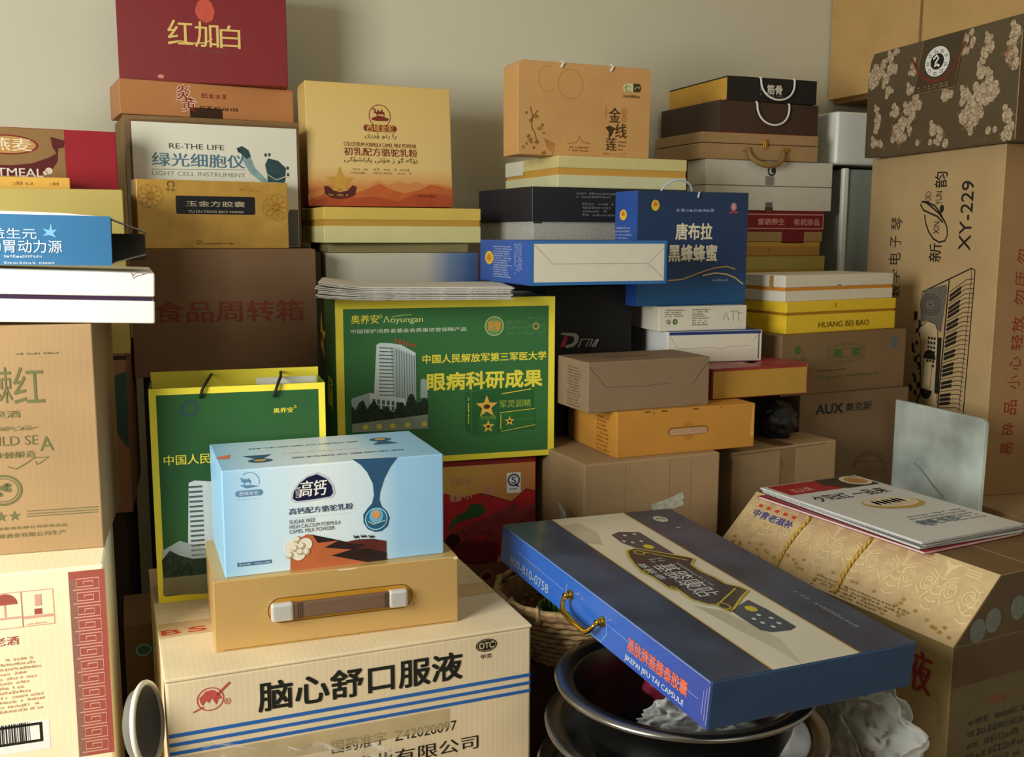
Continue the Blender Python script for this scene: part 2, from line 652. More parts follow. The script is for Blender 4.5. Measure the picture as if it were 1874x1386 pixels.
# white lidded box
t = Thing(*((-0.3244, 1.4000, 0.9168), (0.00, 2.20, 0.00), (0.3600, 0.2600, 0.0657)), 'gift_box', 'white lidded gift box with a dark purple seam, lying across the brown wine carton', 'gift box')
BRW = mat('#f5f4ec', .4, .3, noise=0, key='_white')  # one even bright white for base and lid
zs = (0.2659, 0.0349)[1]
za = (0.2658, 0.0293)[1]
b = t.part('base'); b.box(0, 0, 0, t.w, t.d, za, BRW, .002)
b2 = t.part('inner_tray'); b2.box(.003, .003, za, t.w - .003, t.d - .003, zs, mat('#3a2440', .5, .3, noise=0), .0)
l = t.part('lid'); l.box(0, 0, zs, t.w, t.d, t.h, BRW, .002)
HAIR = mat('#5d2b2b', .6, .2, noise=0)
l.stroke('f', [(0.3307, 0.0664), (0.3331, 0.0627), (0.3346, 0.0575), (0.3366, 0.0611), (0.3406, 0.0625), (0.3446, 0.0634), (0.3516, 0.0662), (0.3566, 0.0659)], .0007, HAIR, 3)
l.stroke('f', [(0.3331, 0.0627), (0.3386, 0.0658), (0.3466, 0.0652)], .0006, HAIR, 3)
t.done()

# blue open probiotic box
t = Thing(*((-0.3133, 1.4200, 0.9831), (0.00, 0.90, 0.00), (0.3000, 0.1300, 0.0634)), 'drink_box', 'bright blue drink box standing open with loose flaps, on the white lidded box', 'box')
SKY = ramp_mat([(-.1, '#3d79a4'), (.12, '#3f7dab'), (.3, '#37719e')], 0, key='sky4')
b = t.part('body')
th = .0015
b.box(0, 0, 0, t.w, th, t.h, SKY, 0)
b.box(0, t.d - th, 0, t.w, t.d, t.h, SKY, 0)
b.box(0, 0, 0, th, t.d, t.h, SKY, 0)
b.box(0, th, 0, t.w - .001, t.d - th, th, W_, 0)
LW = mat('#dfeef8', .5, .2, noise=0)
b.text('f', '益生元', (0.1594, 0.0329), (0.2122, 0.0461), LW, 0)
b.text('f', '肠胃动力源', (0.1550, 0.0156), (0.2411, 0.0316), LW, .006)
b.smallprint('f', (0.1739, 0.0094), (0.2294, 0.0145), 1, LW, 1, cw=.7)
b.smallprint('f', (0.1736, 0.0012), (0.2395, 0.0067), 1, LW, 1, cw=.7)
b.poly('f', [(0.2197, 0.0462), (0.2268, 0.0443), (0.2294, 0.0536), (0.2306, 0.0444), (0.2363, 0.0455), (0.2314, 0.0403), (0.2350, 0.0352), (0.2265, 0.0382), (0.2189, 0.0370), (0.2238, 0.0412)], mat('#7fc0ea', .5, .2, noise=0), 2)
f1 = t.part('flap')
f1.prism([(0, t.h - .002), (t.w * .30, t.h + .003), (t.w * .55, t.h + .004), (t.w * .8, t.h + .003), (t.w, t.h - .001), (t.w, t.h - .0025), (0, t.h - .0035)], .004, t.d - .002, W_)
FLP = mat('#4c4a44', .6, .2, noise=0)
f2 = t.part('flap')
f2.prism([(t.w - .001, t.h - .002), (t.w + .046, t.h - .020), (t.w + .046, t.h - .0215), (t.w - .001, t.h - .0038)], .002, t.d - .01, FLP)
f4 = t.part('flap')
f4.box(t.w, t.d - .0015, .004, t.w + .044, t.d, t.h - .022, FLP, 0)
f3 = t.part('flap')
f3.prism([(t.w - .001, .002), (t.w + .042, .014), (t.w + .042, .0155), (t.w - .001, .0038)], .002, t.d - .01, FLP)
o = t.done()

# tall olive box and its neighbours, back left
t, b = plain(((-0.3951, 1.8324, 0.8170), (0.00, 0.00, -0.65), (0.4000, 0.3000, 0.2751)), 'storage_box', 'tall plain olive yellow box standing behind the blue drink box', 'box', mat('#b5a45c', .6, .25, noise=.04, scale=12))
t.done()
t, b = plain(((-0.4038, 1.8520, 0.5396), (0.00, 0.00, -3.44), (0.4000, 0.3000, 0.2769)), 'storage_box', 'pinkish brown box with a dark teal printed curve, mostly hidden behind the brown wine carton', 'box', mat('#8d6a52', .6, .25, noise=.05, scale=12))
b.poly('f', [(0.3656, 0.2349), (0.4015, 0.2475), (0.3987, 0.1112), (0.3768, 0.1468), (0.3617, 0.1590)], mat('#35504a', .6, .25, noise=0), 2)
b.rect('f', (0.3569, 0.2673), (0.4028, 0.2747), mat('#3a2418', .6, .2, noise=0), 2)
t.done()
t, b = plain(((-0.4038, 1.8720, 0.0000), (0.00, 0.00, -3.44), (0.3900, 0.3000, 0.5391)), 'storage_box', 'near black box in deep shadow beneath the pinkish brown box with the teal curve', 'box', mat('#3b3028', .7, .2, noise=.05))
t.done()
t, b = plain(((-0.3269, 1.8732, 1.0926), (0.00, 0.00, 2.69), (0.2500, 0.0800, 0.0201)), 'flat_box', 'thin gold patterned flat box lying in front of the oatmeal pack', 'box', GOLD)
b.smallprint('f', (0.1634, 0.0072), (0.2432, 0.0184), 1, mat('#a67c34', .5, .3, noise=0), 1, cw=1.8)
t.done()
t = Thing(*((-0.3181, 1.9516, 1.0926), (0.00, 0.00, 8.13), (0.3200, 0.0800, 0.1085)), 'oatmeal_box', 'brown and dark red oatmeal box standing against the wall behind the olive box', 'box')
b = t.part('body')
OAB = mat('#8f6e44', .5, .3, noise=.04)
OAR = mat('#99202a', .5, .3, noise=.04)
OAD = mat('#5a1c1e', .5, .3, noise=0)
b.box(0, 0, 0, t.w, t.d, t.h, OAR, .0015)
b.rect('f', (.001, .001), ((0.2339, 0.0786)[0], t.h - .001), OAB, 1)
b.ell('f', (0.1418, 0.0787), .05, .017, mat('#7c2a1f', .5, .3, noise=0), 2)
b.ell('f', (0.1418, 0.0787), .046, .0145, mat('#b98d52', .5, .3, noise=0), 3)
b.text('f', '燕麦', (0.1161, 0.0685), (0.1807, 0.0902), mat('#eadcb8', .5, .3, noise=0), .03, 4)
b.poly('f', [(0.1145, 0.0432), (0.1498, 0.0439), (0.1808, 0.0484), (0.2075, 0.0592), (0.2198, 0.0667), (0.2138, 0.0777), (0.2116, 0.0950), (0.2340, 0.0893), (0.2328, 0.0771), (0.2234, 0.0753), (0.2208, 0.0526), (0.2058, 0.0295), (0.1134, 0.0253)], OAD, 2)
b.text('f', 'OATMEAL', (0.0885, 0.0246), (0.1964, 0.0391), mat('#e6dfd0', .5, .3, noise=0), .02, 4)
b.ell('f', (0.2062, 0.0358), .006, .006, mat('#d8cdb8', .5, .3, noise=0), 4)
b.ell('f', (0.2002, 0.0322), .004, .004, mat('#d8cdb8', .5, .3, noise=0), 4)
t.done()

# ================================================================== brown food crate and what stands on it
t, b = plain(((0.0105, 1.9928, 0.7521), (0.00, 0.00, -7.15), (0.3372, 0.3816, 0.2389)), 'food_carton', 'big dull brown carton with faded red lettering, behind the green carrier bag', 'carton', cardboard('#7c6046', 'x', key='f'))
b.text('f', '食品周转箱', (0.0403, 0.1025), (0.3113, 0.1432), mat('#7d382b', .7, .2, noise=.1), .03)
t.done()
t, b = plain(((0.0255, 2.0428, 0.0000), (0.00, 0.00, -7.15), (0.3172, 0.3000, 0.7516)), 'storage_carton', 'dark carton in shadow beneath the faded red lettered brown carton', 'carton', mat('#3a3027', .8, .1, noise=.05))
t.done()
t, b = plain(((-0.0270, 1.6720, 0.0000), (0.00, 0.00, 0.00), (0.1400, 0.1500, 0.3930)), 'medicine_carton', 'small kraft carton with a teal sticker in the dark gap beside the oral liquid carton', 'carton', DKRAFT)
t.w
s_ = t.part('sticker')
s_.rect('f', (0.0142, 0.3410), (0.0500, 0.3588), mat('#3f7a70', .5, .3, noise=0), 2)
s_.ring('f', (0.0282, 0.3491), .011, .009, .0022, mat('#9fc4ba', .5, .3, noise=0), 3)
t.done()

t, b = plain(((0.0287, 2.0055, 0.9915), (0.00, 0.00, 9.11), (0.2857, 0.0550, 0.1282)), 'capsule_box', 'gold foil capsule box with a black title plate, in front of the white instrument box', 'medicine box', mat('#c89c46', .36, .5, noise=.12, scale=26, key='_crumple', bump=.12, metal=.25))
PETAL = mat('#b98a32', .4, .4, noise=0)
def peony(P, face, c, r, m):
    for i in range(9):
        a = i * .7
        P.ring(face, (c[0] + r * .55 * math.cos(a), c[1] + r * .55 * math.sin(a)), r * .42, r * .38, r * .07, m, 2)
    P.ring(face, c, r * .3, r * .3, r * .08, m, 2)
    P.ell(face, c, r * .12, r * .12, m, 2)
peony(b, 'f', (0.2612, 0.0803), .028, PETAL)
peony(b, 'f', (0.0246, 0.0975), .024, PETAL)
PL = mat('#17191f', .35, .4, noise=0)
u, v = (0.0698, 0.0652)
u1, v1 = (0.2193, 0.0991)
b.poly('f', arc((u1 - .003, v1 - .003), .003, 0, 90, 4) + arc((u + .003, v1 - .003), .003, 90, 180, 4) + arc((u + .003, v + .003), .003, 180, 270, 4) + arc((u1 - .003, v + .003), .003, 270, 360, 4), PL, 3)
SILV = mat('#cfc4a4', .4, .4, noise=0)
b.text('f', '玉金方胶囊', (0.0887, 0.0794), (0.1996, 0.0900), SILV, .02, 4)
b.text('f', 'YU JIN FANG JIAO NANG', (0.0917, 0.0664), (0.1964, 0.0724), SILV, 0, 4)
BR = mat('#4a3416', .5, .3, noise=0)
b.ring('f', (0.0621, 0.1199), .006, .005, .0014, BR, 3, -60, 240)
b.ring('f', (0.0567, 0.1101), .0024, .0022, .001, BR, 3)
b.ring('f', (0.0655, 0.1095), .0024, .0022, .001, BR, 3)
b.smallprint('f', (0.1914, 0.1097), (0.2461, 0.1195), 1, PETAL, 1, cw=1.4)
b.smallprint('f', (0.1161, 0.0084), (0.1816, 0.0126), 1, BR, 1)
b.ring('f', (0.1101, 0.0121), .0036, .0032, .001, BR, 3)
t.done()

t = Thing(*((0.0227, 2.0882, 0.9915), (0.00, 0.00, 5.44), (0.3263, 0.0800, 0.2437)), 'instrument_box', 'white instrument box with blue lettering and a painted plant, behind the gold capsule box', 'box')
b = t.part('body')
b.box(0, 0, 0, t.w, t.d, t.h, mat('#6b5236', .6, .2, noise=.05), .0015)
l = t.part('printed_panel')
l.box(.004, -.0012, .002, t.w - .006, 0, t.h - .004, mat('#d9d9c8', .45, .3, noise=.03, scale=10), .0004)
FR = (Vector((0, -.0012, 0)), Vector((1, 0, 0)), Vector((0, 0, 1)), Vector((0, -1, 0)))
l.rect(FR, (.005, .003), (t.w - .007, (0.3137, 0.0776)[1]), mat('#5d5f5e', .5, .3, noise=.04), 1)
TEALB = mat('#47646e', .5, .3, noise=0)
l.text(FR, 'RE-THE LIFE', (0.0711, 0.1916), (0.1748, 0.2014), DGREY, .012)
l.text(FR, '绿光细胞仪', (0.0387, 0.1575), (0.2140, 0.1833), mat('#4d7288', .5, .3, noise=0), .03)
l.text(FR, 'LIGHT CELL INSTRUMENT', (0.0374, 0.1399), (0.2144, 0.1481), mat('#8b9590', .5, .3, noise=0), 0)
l.stroke(FR, [(0.0379, 0.1510), (0.2147, 0.1549)], .0008, TEALB, 2)
PT = mat('#7fa0a0', .5, .3, noise=.15, scale=60)
PD = mat('#2f4a4c', .5, .3, noise=.2, scale=80)
l.poly(FR, [(0.2075, 0.1805), (0.2159, 0.1904), (0.2253, 0.1827), (0.2342, 0.1590), (0.2532, 0.1402), (0.2661, 0.1315), (0.2464, 0.1319), (0.2242, 0.1491), (0.2135, 0.1679)], PT, 2)
l.poly(FR, [(0.2098, 0.2013), (0.2224, 0.1938), (0.2268, 0.1812), (0.2186, 0.1761), (0.2092, 0.1837), (0.1984, 0.1961)], PD, 3)
l.poly(FR, [(0.2610, 0.1792), (0.2807, 0.1750), (0.2969, 0.1609), (0.2947, 0.1446), (0.2762, 0.1376), (0.2584, 0.1484), (0.2547, 0.1661)], PD, 3)
l.poly(FR, [(0.2583, 0.1468), (0.2762, 0.1359), (0.2963, 0.1430), (0.2927, 0.1315), (0.2595, 0.1323)], PD, 3)
for q in ((0.2563, 0.1855), (0.2638, 0.1864), (0.3002, 0.1611), (0.3005, 0.1480), (0.2037, 0.1915)):
    l.ell(FR, q, .0025, .0035, PD, 3)
t.done()

t, b = plain(((0.0138, 2.1995, 0.9915), (0.00, 0.00, 4.37), (0.3542, 0.2120, 0.2636)), 'storage_carton', 'tan carton behind the white instrument box, only its edges showing', 'carton', mat('#8d7048', .7, .2, noise=.05))
t.done()
t, b = plain(((0.0086, 2.1942, 1.2556), (0.00, 0.00, 6.84), (0.3506, 0.1484, 0.0679)), 'tea_box', 'flat orange gift box with red calligraphy, under the dark red gift box', 'gift box', mat('#b57a48', .5, .3, noise=.04, scale=10))
RB = mat('#8d2c24', .5, .3, noise=0)
EDG = mat('#e8cfae', .5, .3, noise=0)
for (a0_, b0_, ch) in (((0.1089, 0.0333), (0.1374, 0.0626), '炎'), ((0.1192, 0.0114), (0.1461, 0.0389), '黄')):
    b.text('f', ch, (a0_[0] - .0006, a0_[1] - .0006), (b0_[0] + .0012, b0_[1] + .0006), EDG, .05, 1)
    b.text('f', ch, a0_, b0_, RB, .02, 2)
b.smallprint('f', (0.1592, 0.0404), (0.2175, 0.0559), 1, RB, 1, cw=.9)
b.smallprint('f', (0.1549, 0.0160), (0.2335, 0.0345), 1, mat('#6b3a22', .5, .3, noise=0), 1, cw=.9)
b.rect('f', (0.1348, -0.0007), (0.2002, 0.0200), mat('#3a2418', .6, .2, noise=0), 2)
t.done()
t, b = plain(((0.0106, 2.2260, 1.3240), (0.00, 0.00, -6.01), (0.3303, 0.1060, 0.2186)), 'wine_gift_box', 'tall dark red gift box with gold script, topmost against the wall on the orange box', 'gift box', mat('#7c2225', .45, .3, noise=.03, scale=6))
GT = mat('#d8bb6a', .4, .4, noise=0)
b.text('f', '红加', (0.0959, 0.0710), (0.1943, 0.1223), GT, .015)
b.text('f', '白', (0.1972, 0.0712), (0.2368, 0.1166), GT, .015)
b.stroke('f', [(0.0962, 0.0780), (0.1183, 0.0817), (0.1434, 0.0782), (0.1688, 0.0804), (0.1819, 0.0881)], .0022, GT, 3)
b.poly('f', [(0.1692, 0.1733), (0.1829, 0.1583), (0.1886, 0.1411), (0.1833, 0.1249), (0.1709, 0.1188), (0.1564, 0.1266), (0.1497, 0.1405), (0.1544, 0.1566)], mat('#c2503f', .5, .3, noise=.2, scale=50), 1)
b.ell('f', (0.0792, 0.0104), .006, .004, mat('#c9826a', .5, .3, noise=0), 1)
b.smallprint('f', (0.1301, 0.0615), (0.2165, 0.0721), 1, mat('#7d4a36', .5, .3, noise=0), 1)
t.done()

# ================================================================== centre back stack
t, b = plain(((0.4379, 2.0300, 0.6140), (0.00, 0.00, 0.00), (0.2478, 0.2600, 0.3084)), 'medicine_carton', 'blue carton whose thin top edge shows behind the newspapers', 'box', mat('#2f6f9c', .5, .3, noise=.05))
t.done()
t, b = plain(((0.3768, 2.0200, 0.9230), (0.00, 0.00, -8.29), (0.3103, 0.2700, 0.0592)), 'medicine_box', 'long white box fading to blue speckle at one end, behind the newspapers', 'box', ramp_mat([(0, '#cfcbb8'), (.20, '#c5c2b2'), (.25, '#6f86a8'), (.3, '#3f5f94'), (.33, '#7a2a30')], 0, key='w15'))
t.done()
t, b = plain(((0.3858, 2.0400, 0.9826), (0.00, 0.00, -2.08), (0.2940, 0.2500, 0.0194)), 'flat_box', 'thin olive flat box wedged under the yellow and cream lidded box', 'box', mat('#8c8258', .6, .2, noise=.05))
t.done()


def lidded(key3, name, label, cat, zbase, zlid, mb, ml, mm, group=None, inset=.002, bevel=.0015):
    t = Thing(*key3, name, label, cat, group)
    b = t.part('base'); b.box(0, 0, 0, t.w, t.d, zbase, mb, bevel)
    c = t.part('inner_tray'); c.box(inset, inset, zbase, t.w - inset, t.d - inset, zlid, mm, 0)
    l = t.part('lid'); l.box(0, 0, zlid, t.w, t.d, t.h, ml, bevel)
    return t, b, l


t, b, l = lidded(((0.3731, 2.0100, 1.0026), (0.00, 0.00, 1.54), (0.3310, 0.2700, 0.0705)), 'gift_box', 'yellow and cream lidded gift box lying under the golden camel milk powder box', 'gift box', (0.1190, 0.0335)[1], (0.1192, 0.0455)[1], CREAM, mat('#dcbf5e', .5, .3, noise=.04, scale=20), mat('#c49a3f', .5, .3, noise=0))
t.done()
t, b = plain(((0.3681, 2.1400, 1.0796), (-4.00, 0.00, 3.21), (0.3199, 0.0700, 0.2555)), 'camel_milk_box', 'golden camel milk powder box with desert dunes and a star badge, standing against the wall', 'milk powder box', ramp_mat([(0, '#a8492a'), (.03, '#c9713a'), (.055, '#d8a866'), (.08, '#dfc382'), (.25, '#d9b96e')], 2, .45, key='camel'))
MR = mat('#7c2e22', .5, .3, noise=0)
D1 = mat('#cf8a4e', .5, .3, noise=0)
D2 = mat('#bf6333', .5, .3, noise=.1, scale=40)
D3 = mat('#ad4f2c', .5, .3, noise=.1, scale=40)
v0 = .001
b.poly('f', [(-0.0015, 0.0223), (0.0390, 0.0366), (0.0702, 0.0305), (0.1060, 0.0432), (0.1236, 0.0367), (0.1495, 0.0535), (0.1709, 0.0447), (0.1969, 0.0546), (0.2151, 0.0474), (0.2358, 0.0542), (0.2598, 0.0431), (0.2827, 0.0507), (0.3185, 0.0444), (0.3189, 0.0105), (-0.0014, 0.0072)], D1, 1)
b.poly('f', [(-0.0016, 0.0106), (0.0386, 0.0248), (0.0804, 0.0205), (0.1199, 0.0332), (0.1529, 0.0477), (0.1779, 0.0361), (0.2070, 0.0280), (0.2445, 0.0358), (0.2675, 0.0486), (0.3187, 0.0390), (0.3194, 0.0005), (-0.0011, -0.0019)], D2, 2)
b.poly('f', [(-0.0018, -0.0005), (0.0277, 0.0144), (0.0802, 0.0153), (0.1410, 0.0198), (0.1916, 0.0103), (0.2292, 0.0267), (0.2820, 0.0294), (0.3193, 0.0230), (0.3194, 0.0012), (-0.0011, -0.0019)], D3, 3)
b.ring('f', (0.1589, 0.1900), .0235, .0235, .0016, MR, 2)
camel(b, 'f', (0.1584, 0.1958), .026, MR, 3)
b.poly('f', [(0.1400, 0.1856), (0.1582, 0.1913), (0.1790, 0.1855), (0.1759, 0.1805), (0.1542, 0.1795), (0.1413, 0.1813)], MR, 3)
u, v = (0.1292, 0.1643)
u1, _ = (0.1881, 0.1670)
b.poly('f', arc((u1, v), .0072, -90, 90, 8) + arc((u, v), .0072, 90, 270, 8), MR, 4)
b.text('f', '西域金驼', (0.1290, 0.1578), (0.1883, 0.1721), mat('#e3b95c', .5, .3, noise=0), .01, 5)
b.text('f', '\ufeef\ufead\ufeae\ufbd7 \ufeee\ufe97\ufead \ufe8d\ufead', (0.1241, 0.1419), (0.1939, 0.1544), BR, 0, 3)
b.text('f', 'COLOSTRUM FORMULA CAMEL MILK POWDER', (0.0781, 0.1248), (0.2382, 0.1333), MR, .01, 3)
b.text('f', '初乳配方骆驼乳粉', (0.0781, 0.1055), (0.2400, 0.1226), MR, .03, 3)
b.text('f', '\ufef0\ufedb\ufbd8\ufeb8\ufedf\ufead\ufe8e\ufb58 \ufef0\ufe97\ufbd8\ufbac \ufeaf \ufeee\ufb94 \ufeea\ufb94\ufbda\ufe97', (0.0775, 0.0899), (0.2409, 0.1030), BR, .01, 3)
for (a0_, b0_) in (((0.0907, 0.0671), (0.1325, 0.0827)), ((0.1410, 0.0678), (0.1803, 0.0834)), ((0.1871, 0.0683), (0.2268, 0.0833))):
    b.smallprint('f', a0_, b0_, 2, mat('#8a7a4c', .5, .3, noise=0), 1, cw=1.)
c0 = (0.0667, 0.0491)
fan(b, 'f', c0, star(c0, .032, .013), mat('#c79a3c', .4, .4, noise=.1, scale=60), 5)
b.poly('f', [(0.0322, 0.0399), (0.0409, 0.0401), (0.0527, 0.0308), (0.0666, 0.0277), (0.0825, 0.0314), (0.0936, 0.0429), (0.1023, 0.0397), (0.0981, 0.0225), (0.0819, 0.0154), (0.0660, 0.0134), (0.0451, 0.0158), (0.0334, 0.0247)], mat('#57261c', .5, .3, noise=0), 6)
b.smallprint('f', (0.0418, 0.0198), (0.0930, 0.0275), 1, mat('#d8a860', .5, .3, noise=0), 1, k=7)
b.smallprint('f', (0.2402, 0.0205), (0.2896, 0.0292), 1, MR, 1, k=5)
t.done()

# ================================================================== green eye care pack, red snack box, newspapers
t = Thing(*((0.3344, 1.7200, 0.6135), (0.00, 0.00, -4.44), (0.3996, 0.1700, 0.2962)), 'eye_care_box', 'large green eye care carton with a yellow border and tower picture, newspapers on top', 'gift box')
GRN = mat('#38703e', .35, .4, noise=.04, scale=5)
GRN_D = mat('#2c6235', .4, .4, noise=.05, scale=15)
b = t.part('body')
b.box(0, 0, 0, t.w, t.d, t.h, GRN_D, .0015)
b.rect('f', (.0008, .0008), (t.w - .0008, t.h - .0008), YEL, 1)
b.rect('f', (0.0141, 0.0115), (0.3865, 0.2786), GRN, 2)
YT = mat('#efe04a', .5, .3, noise=0)
b.text('f', '奥养安', (0.0274, 0.2529), (0.0756, 0.2683), YT, .02, 4)
b.text('f', 'Λoyungan', (0.0834, 0.2511), (0.1534, 0.2647), mat('#d9e08a', .5, .3, noise=0), .01, 4)
b.ring('f', (0.0787, 0.2651), .0025, .0025, .0007, YT, 4)
b.stroke('f', [(0.0978, 0.2636), (0.1151, 0.2666), (0.1339, 0.2669)], .0012, mat('#a8d060', .5, .3, noise=0), 4)
PW = mat('#d8e0cc', .5, .3, noise=0)
b.text('f', '中国保护消费者基金会质量信誉保障产品', (0.0265, 0.2362), (0.2319, 0.2434), PW, .02, 4)
c0 = (0.2838, 0.2436)
b.ring('f', c0, .0165, .0165, .003, mat('#9ab87a', .5, .3, noise=0), 4)
b.ell('f', c0, .0135, .0135, mat('#7a9a5a', .5, .3, noise=0), 4)
b.text('f', '荣誉', (c0[0] - .012, c0[1] - .008), (c0[0] + .012, c0[1] + .009), mat('#d09a3c', .5, .3, noise=0), .05, 5)
LG = mat('#5d8a58', .5, .3, noise=0)
for q in ((1320, 480), (1380, 475), (1440, 478), (1500, 480)):
    pass
for qq in ((0.3624, 0.2418), (0.3515, 0.2510), (0.3717, 0.2506), (0.3734, 0.2356), (0.3515, 0.2341)):
    b.ring('f', qq, .007, .007, .0012, LG, 4)
b.ring('f', (0.3624, 0.2418), .005, .005, .002, mat('#cf9a4c', .5, .3, noise=0), 5)
b.smallprint('f', (0.3068, 0.2275), (0.3483, 0.2579), 3, LG, 1, 4, cw=.8)
b.text('f', '中国人民解放军第三军医大学', (0.1520, 0.1800), (0.3825, 0.1955), YT, .032, 4)
b.text('f', '眼病科研成果', (0.1603, 0.1309), (0.3746, 0.1620), YT, .05, 4)
# the tower picture
TW = mat('#cfdcdc', .6, .2, noise=.05, scale=30)
TL = mat('#a6b8b8', .6, .2, noise=0)
TD = mat('#53655e', .6, .2, noise=0)
b.poly('f', [(0.0708, 0.2157), (0.0771, 0.2190), (0.0943, 0.2179), (0.1145, 0.2145), (0.1399, 0.1993), (0.1399, 0.0971), (0.1159, 0.1012), (0.0647, 0.1195)], TW, 3)
b.poly('f', [(0.0957, 0.2107), (0.1389, 0.1930), (0.1394, 0.0971), (0.1000, 0.1092)], TL, 4)
for i in range(14):
    f = i / 13
    ya, yb = 668 + f * 300, 680 + f * 292
    k0 = (-0.0632, 0.3958)
    kx = ((0.2182, 0.3962)[0] - k0[0]) / 1000
    kz = ((-0.0707, 0.1184)[1] - k0[1]) / 1000
    P2 = lambda x, y: (k0[0] + kx * x, k0[1] + kz * y + (x - 540) * kx * .0)
    b.stroke('f', [P2(494 - f * 8, ya), P2(580, ya + 6)], .0018, TD, 5)
for i in range(9):
    x = 600 + i * 16
    b.stroke('f', [P2(x, 668 + i * 7), P2(x + 2, 1005 + i * 3)], .0008, TD, 5)
for i in range(6):
    b.rect('f', P2(590 + i * 24, 638 + i * 7), P2(606 + i * 24, 614 + i * 8), mat('#a4553c', .6, .2, noise=0), 5)
b.poly('f', [P2(316, 985), P2(430, 952), P2(655, 1000), P2(655, 1090), P2(316, 1085)], TL, 4)
b.poly('f', [P2(430, 952), P2(655, 1000), P2(655, 1082), P2(430, 1045)], TW, 5)
for r in range(2):
    for i in range(7):
        b.rect('f', P2(445 + i * 30, 1020 + i * 5 + r * 34), P2(463 + i * 30, 992 + i * 5 + r * 34), TD, 6)
b.poly('f', [P2(748, 1000), P2(752, 885), P2(770, 872), P2(792, 890), P2(796, 1000)], TL, 3)
FOL = mat('#2a3a2c', .7, .2, noise=.5, scale=140)
edge = [P2(316 + i * 24, 1010 + 26 * math.sin(i * 1.9) + 24 * math.sin(i * .7 + 1) + (i > 3) * 35 + (i > 14) * (-45)) for i in range(21)]
b.poly('f', edge + [P2(796, 1125), P2(316, 1148)], FOL, 7)
b.poly('f', [P2(316, 1146), P2(796, 1108), P2(796, 1200), P2(316, 1200)], mat('#8d9a8a', .6, .2, noise=.1, scale=40), 8)
for x in (400, 485, 570, 665, 770):
    b.ell('f', P2(x, 1170), .005, .0045, mat('#d8cf4a', .5, .3, noise=0), 9)
# the packs pictured at lower right
PK = mat('#2f6b36', .45, .3, noise=.08)
PKL = mat('#4d8a44', .45, .3, noise=0)
b.poly('f', [P2(1038, 970), P2(1120, 945), P2(1500, 935), P2(1508, 1240), P2(1085, 1262), P2(1038, 1220)], mat('#2a6133', .45, .3, noise=.08), 3)
b.stroke('f', [P2(1038, 970), P2(1080, 970), P2(1082, 1262)], .001, PKL, 4)
b.stroke('f', [P2(1080, 970), P2(1498, 936)], .001, PKL, 4)
b.stroke('f', [P2(1282, 995), P2(1482, 970)], .0015, YT, 4)
b.text('f', '军灵润睛', P2(1268, 1088), P2(1480, 1038), mat('#a6b84a', .5, .3, noise=0), .01, 4)
b.smallprint('f', P2(1058, 1210), P2(1072, 1010), 1, YT, 1, 4, vert=True)
STAR = mat('#e6b84a', .45, .4, noise=0)
for cc, R in ((P2(1182, 1075), .0195), (P2(1192, 1208), .0115), (P2(1335, 1178), .010)):
    pass
b.poly('f', [P2(1128, 1120), P2(1250, 1105), P2(1252, 1265), P2(1130, 1272)], PK, 5)
b.poly('f', [P2(1268, 1118), P2(1508, 1100), P2(1510, 1212), P2(1278, 1248)], PK, 5)
b.stroke('f', [P2(1268, 1120), P2(1508, 1102)], .001, YT, 6)
b.stroke('f', [P2(1278, 1246), P2(1510, 1212)], .001, YT, 6)
b.smallprint('f', P2(1272, 1235), P2(1288, 1130), 1, YT, 1, 6, vert=True)
b.text('f', '军灵润睛', P2(1140, 1162), P2(1245, 1135), mat('#8aa63f', .5, .3, noise=0), .01, 6)
b.smallprint('f', P2(1370, 1180), P2(1490, 1150), 1, PKL, 1, 6, cw=.9)
for cc, R in ((P2(1182, 1075), .0215), (P2(1192, 1208), .0125), (P2(1335, 1178), .010)):
    fan(b, 'f', cc, star(cc, R, R * .42), STAR, 7)
    b.ell('f', cc, R * .28, R * .2, BR, 8)
# left end: tall star, vertical title
c0 = (-0.0488, 0.2105)
fan(b, 'l', c0, [(c0[0] + (x - c0[0]) * 1.6, c0[1] + (y - c0[1]) * 1.0) for x, y in star(c0, .05, .018)], STAR, 2)
b.ell('l', c0, .016, .009, BR, 3)
b.text('l', '军灵', (0.0452, 0.1195), (0.1211, 0.1484), YT, .02, 2)
b.text('l', '润睛', (0.0400, 0.0941), (0.1164, 0.1242), YT, .02, 2)
t.done()

